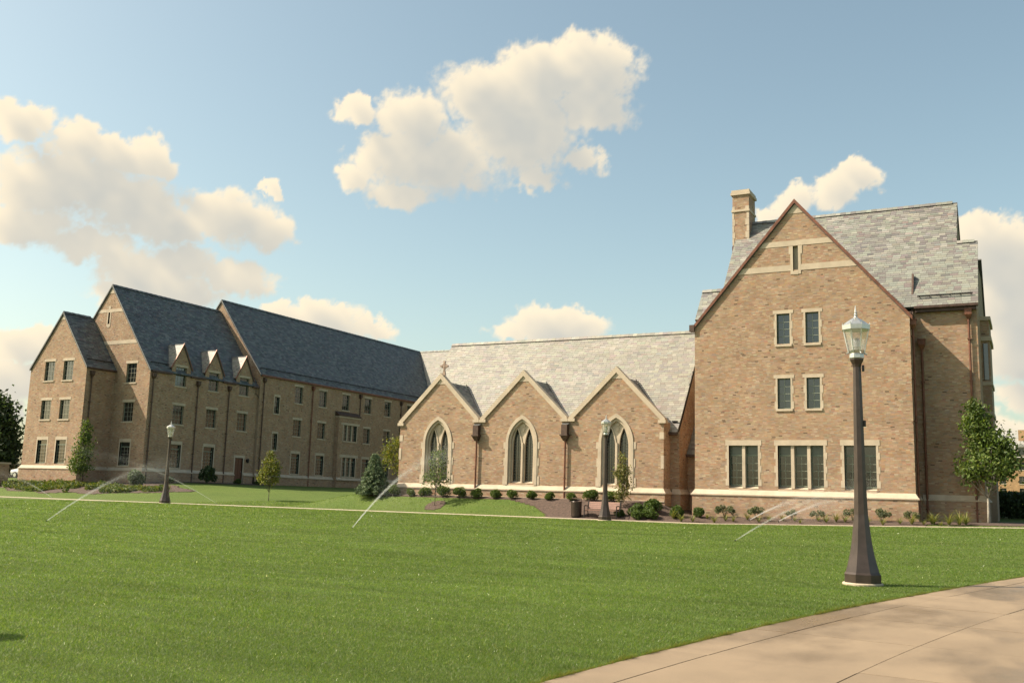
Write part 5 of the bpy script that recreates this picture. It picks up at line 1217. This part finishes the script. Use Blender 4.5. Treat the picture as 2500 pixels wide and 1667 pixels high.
# ================================================================== sprinkler jets
def jet(label, p0, p1, tail, n=5200, rad=.02, i=0):
    """stream of drops from a pop-up head, rising towards p1 and breaking up beyond it"""
    p0 = np.array(p0, float); p1 = np.array(p1, float); r = empty('sprinkler_jet', p0); tag(r, label, 'water jet', 'sprinkler jets over the lawn')
    d = p1-p0; n = int(n*2.0)
    u = RNG.random(n)**.8*(1+tail); q = np.outer(u, d)
    q[:, 2] = d[2]*(u*1.6-.6*u*u)
    q += RNG.normal(size=(n, 3))*(.010+.085*u**1.2+.34*np.clip(u-.4, 0, 9)**1.4)[:, None]
    fall = RNG.random(n) < .55*np.clip(u*1.6, 0, 1)      # fine mist drifting down from the stream
    q[:, 2] -= fall*RNG.exponential(.6, n)*np.clip(u*1.5, 0, 1.3); q[:, :2] += (fall*RNG.exponential(.35, n))[:, None]*np.array((.9, .4))
    q[:, 2] = np.maximum(q[:, 2], .02)
    def drops(q, s_):
        n_ = len(q); s_ = (s_*RNG.uniform(.6, 1.3, n_))[:, None]; dl = d/np.linalg.norm(d)
        o_ = np.stack([q+dl*s_*2.2, q+np.array((1, 0, -.5))*s_*.6, q+np.array((-.5, .87, -.5))*s_*.6, q+np.array((-.3, -.5, .8))*s_*.6], 1).reshape(-1, 3)
        f = np.array([(0,1,2),(0,2,3),(0,3,1),(1,3,2)])[None]+(np.arange(n_)*4)[:, None, None]
        return o_, f.reshape(-1, 3)
    V, F = drops(q, rad*np.where(fall, .26, .36)); st = add('stream', npmesh('stream', V, F), M_water, r); st['kind'] = 'stuff'
    k = int(n*.5); um = RNG.uniform(.25, 1.0+tail*1.5, k); qm = np.outer(um, d); qm[:, 2] = d[2]*(um*1.6-.6*um*um)*RNG.random(k)**.45
    qm += RNG.normal(size=(k, 3))*(.12+.62*um)[:, None]*np.array((1, 1, .55)); qm[:, 2] = np.maximum(qm[:, 2], .05)
    V, F = drops(qm, rad*.24*np.ones(k)); ms = add('mist', npmesh('mist', V, F), M_water, r); ms['kind'] = 'stuff'
    MB().lathe([(.02, -.06), (.02, .02), (.014, .03)], 10).build('sprinkler_head', M_dark, r)
    return r
jet('fine sprinkler jet rising right from the lawn before the left hall', (-34.04, 25.93, .1), (-40.0, 37.2, 2.75), .12, 9000)
jet('sprinkler jet arching left across the path before the large bush', (-50.6, 52.0, .52), (-67.5, 54.8, 4.2), .1, 9000, .026)
jet('sprinkler jet spraying up towards the leftmost chapel window', (-23.0, 30.8, .2), (-25.2, 40.6, 3.5), .15, 10000)
jet('faint sprinkler jet rising right from the lawn before the right hall', (-9.06, 33.7, .28), (-6.9, 48.2, 2.5), .25, 7000)
jet('thin sprinkler jet at the far left crossing the path', (-67.2, 51.5, .5), (-73.2, 50.6, 2.4), .15, 5000, .026)
jet('thin sprinkler jet over the bed, left of two before the right hall', (-13.1, 51.5, .7), (-9.9, 52.9, 2.05), .1, 4500)
jet('thin sprinkler jet over the bed, right of two before the right hall', (-11.6, 51.5, .7), (-8.1, 52.9, 2.05), .1, 4500)

# ================================================================== turf blades
def turf(n, dmin, dmax, L_, W_, seed):
    g = np.random.default_rng(seed)
    d = dmin*(dmax/dmin)**g.random(n); a = g.uniform(-.58, .58, n)
    hx = -math.sin(yaw)*np.cos(a)+math.cos(yaw)*np.sin(a); hy = math.cos(yaw)*np.cos(a)+math.sin(yaw)*np.sin(a)
    x, y = hx*d, hy*d; R_ = np.hypot(x-87, y+.6)
    ok = (R_ > 90.985+.012*np.sin(y*9)+.012*np.sin(y*23)) & (y < 60) & ~((y > PY0-.02) & (y < PY1+.02))
    ok &= ~((y > PY1) & ((x > -24.6) & (x < -4.6) | (y > 51.9) & (x > -5) )) & ~((x > -38.6) & (y > 53.2)) & ~((x < -24.6) & (x > -38.6) & (y > 50.9+2.35*np.clip((-24.6-x)/3.4, 0, 1)**.5)) & ~(((x+71.5)/10.8)**2+((y-58.6)/4.6)**2 < 1) & ~((x < -74) & (y > 59))
    ok &= np.hypot(x+3.05, y-20.75) > .37
    x, y, d = x[ok], y[ok], d[ok]; n = len(x); z = H(x, y)
    th = g.uniform(0, 6.283, n); k = d/11.; l = L_*(.85+d/70)*g.uniform(.5, 1.25, n)*(.75+.5*fbm(x*.8, y*.8, 3)); w_ = W_*k*g.uniform(.7, 1.3, n)
    ln = g.normal(0, .55, (n, 2)); B = np.stack([x, y, z-.005], 1); sd = np.stack([np.cos(th), np.sin(th), 0*th], 1)*w_[:, None]
    T = B+np.stack([ln[:, 0]*l, ln[:, 1]*l, l*.8], 1)
    V = np.stack([B-sd, B+sd, T], 1).reshape(-1, 3); F = np.arange(3*n).reshape(n, 3)
    patch = fbm(x*.3+9, y*.8, 5, .6); mow = fbm(x*.5+3+y*.2, y*3.2+5, 4, .6)
    c = pal([(34,(.058,.098,.017)),(30,(.074,.118,.021)),(18,(.098,.138,.03)),(10,(.042,.072,.014)),(6,(.14,.155,.06)),(2,(.17,.16,.085)),(.06,(.7,.7,.62))], n)*(.68+1.0*patch+1.0*mow)[:, None]  # the rare near-white blades are painted dew glints
    return V, F, c
V, F, c = turf(1600000, 7.0, 75, .036, .0030, 3)
n = 30000; g = np.random.default_rng(8); th = g.uniform(.06, .34, n); R_ = 91.0+np.abs(g.normal(0, .035, n))*(.4+1.2*vnoise(th*700, th*0)); x = 87-R_*np.cos(th); y = -.6+R_*np.sin(th)      # ragged turf edge hanging over the walk
l = .06*g.uniform(.5, 1.4, n)*(.5+vnoise(th*420, th*0+3)); B = np.stack([x, y, H(x, y)+.01], 1); sd = np.stack([np.sin(th), np.cos(th), 0*th], 1)*.0035; T = B+np.stack([np.cos(th)*l*g.uniform(-.2, .9, n), g.normal(0, .4, n)*l, l*g.uniform(.3, .9, n)], 1)
c2 = pal([(40,(.06,.10,.018)),(25,(.09,.12,.03)),(20,(.16,.13,.06)),(15,(.11,.08,.04))], n); F = np.concatenate([F, np.arange(3*n).reshape(n, 3)+len(V)]); V = np.concatenate([V, np.stack([B-sd, B+sd, T], 1).reshape(-1, 3)]); c = np.concatenate([c, c2])
tag(add('lawn_grass', npmesh('lawn_grass', V, F, c), M_blade), 'short mown green turf covering the lawn', 'grass', kind='stuff')
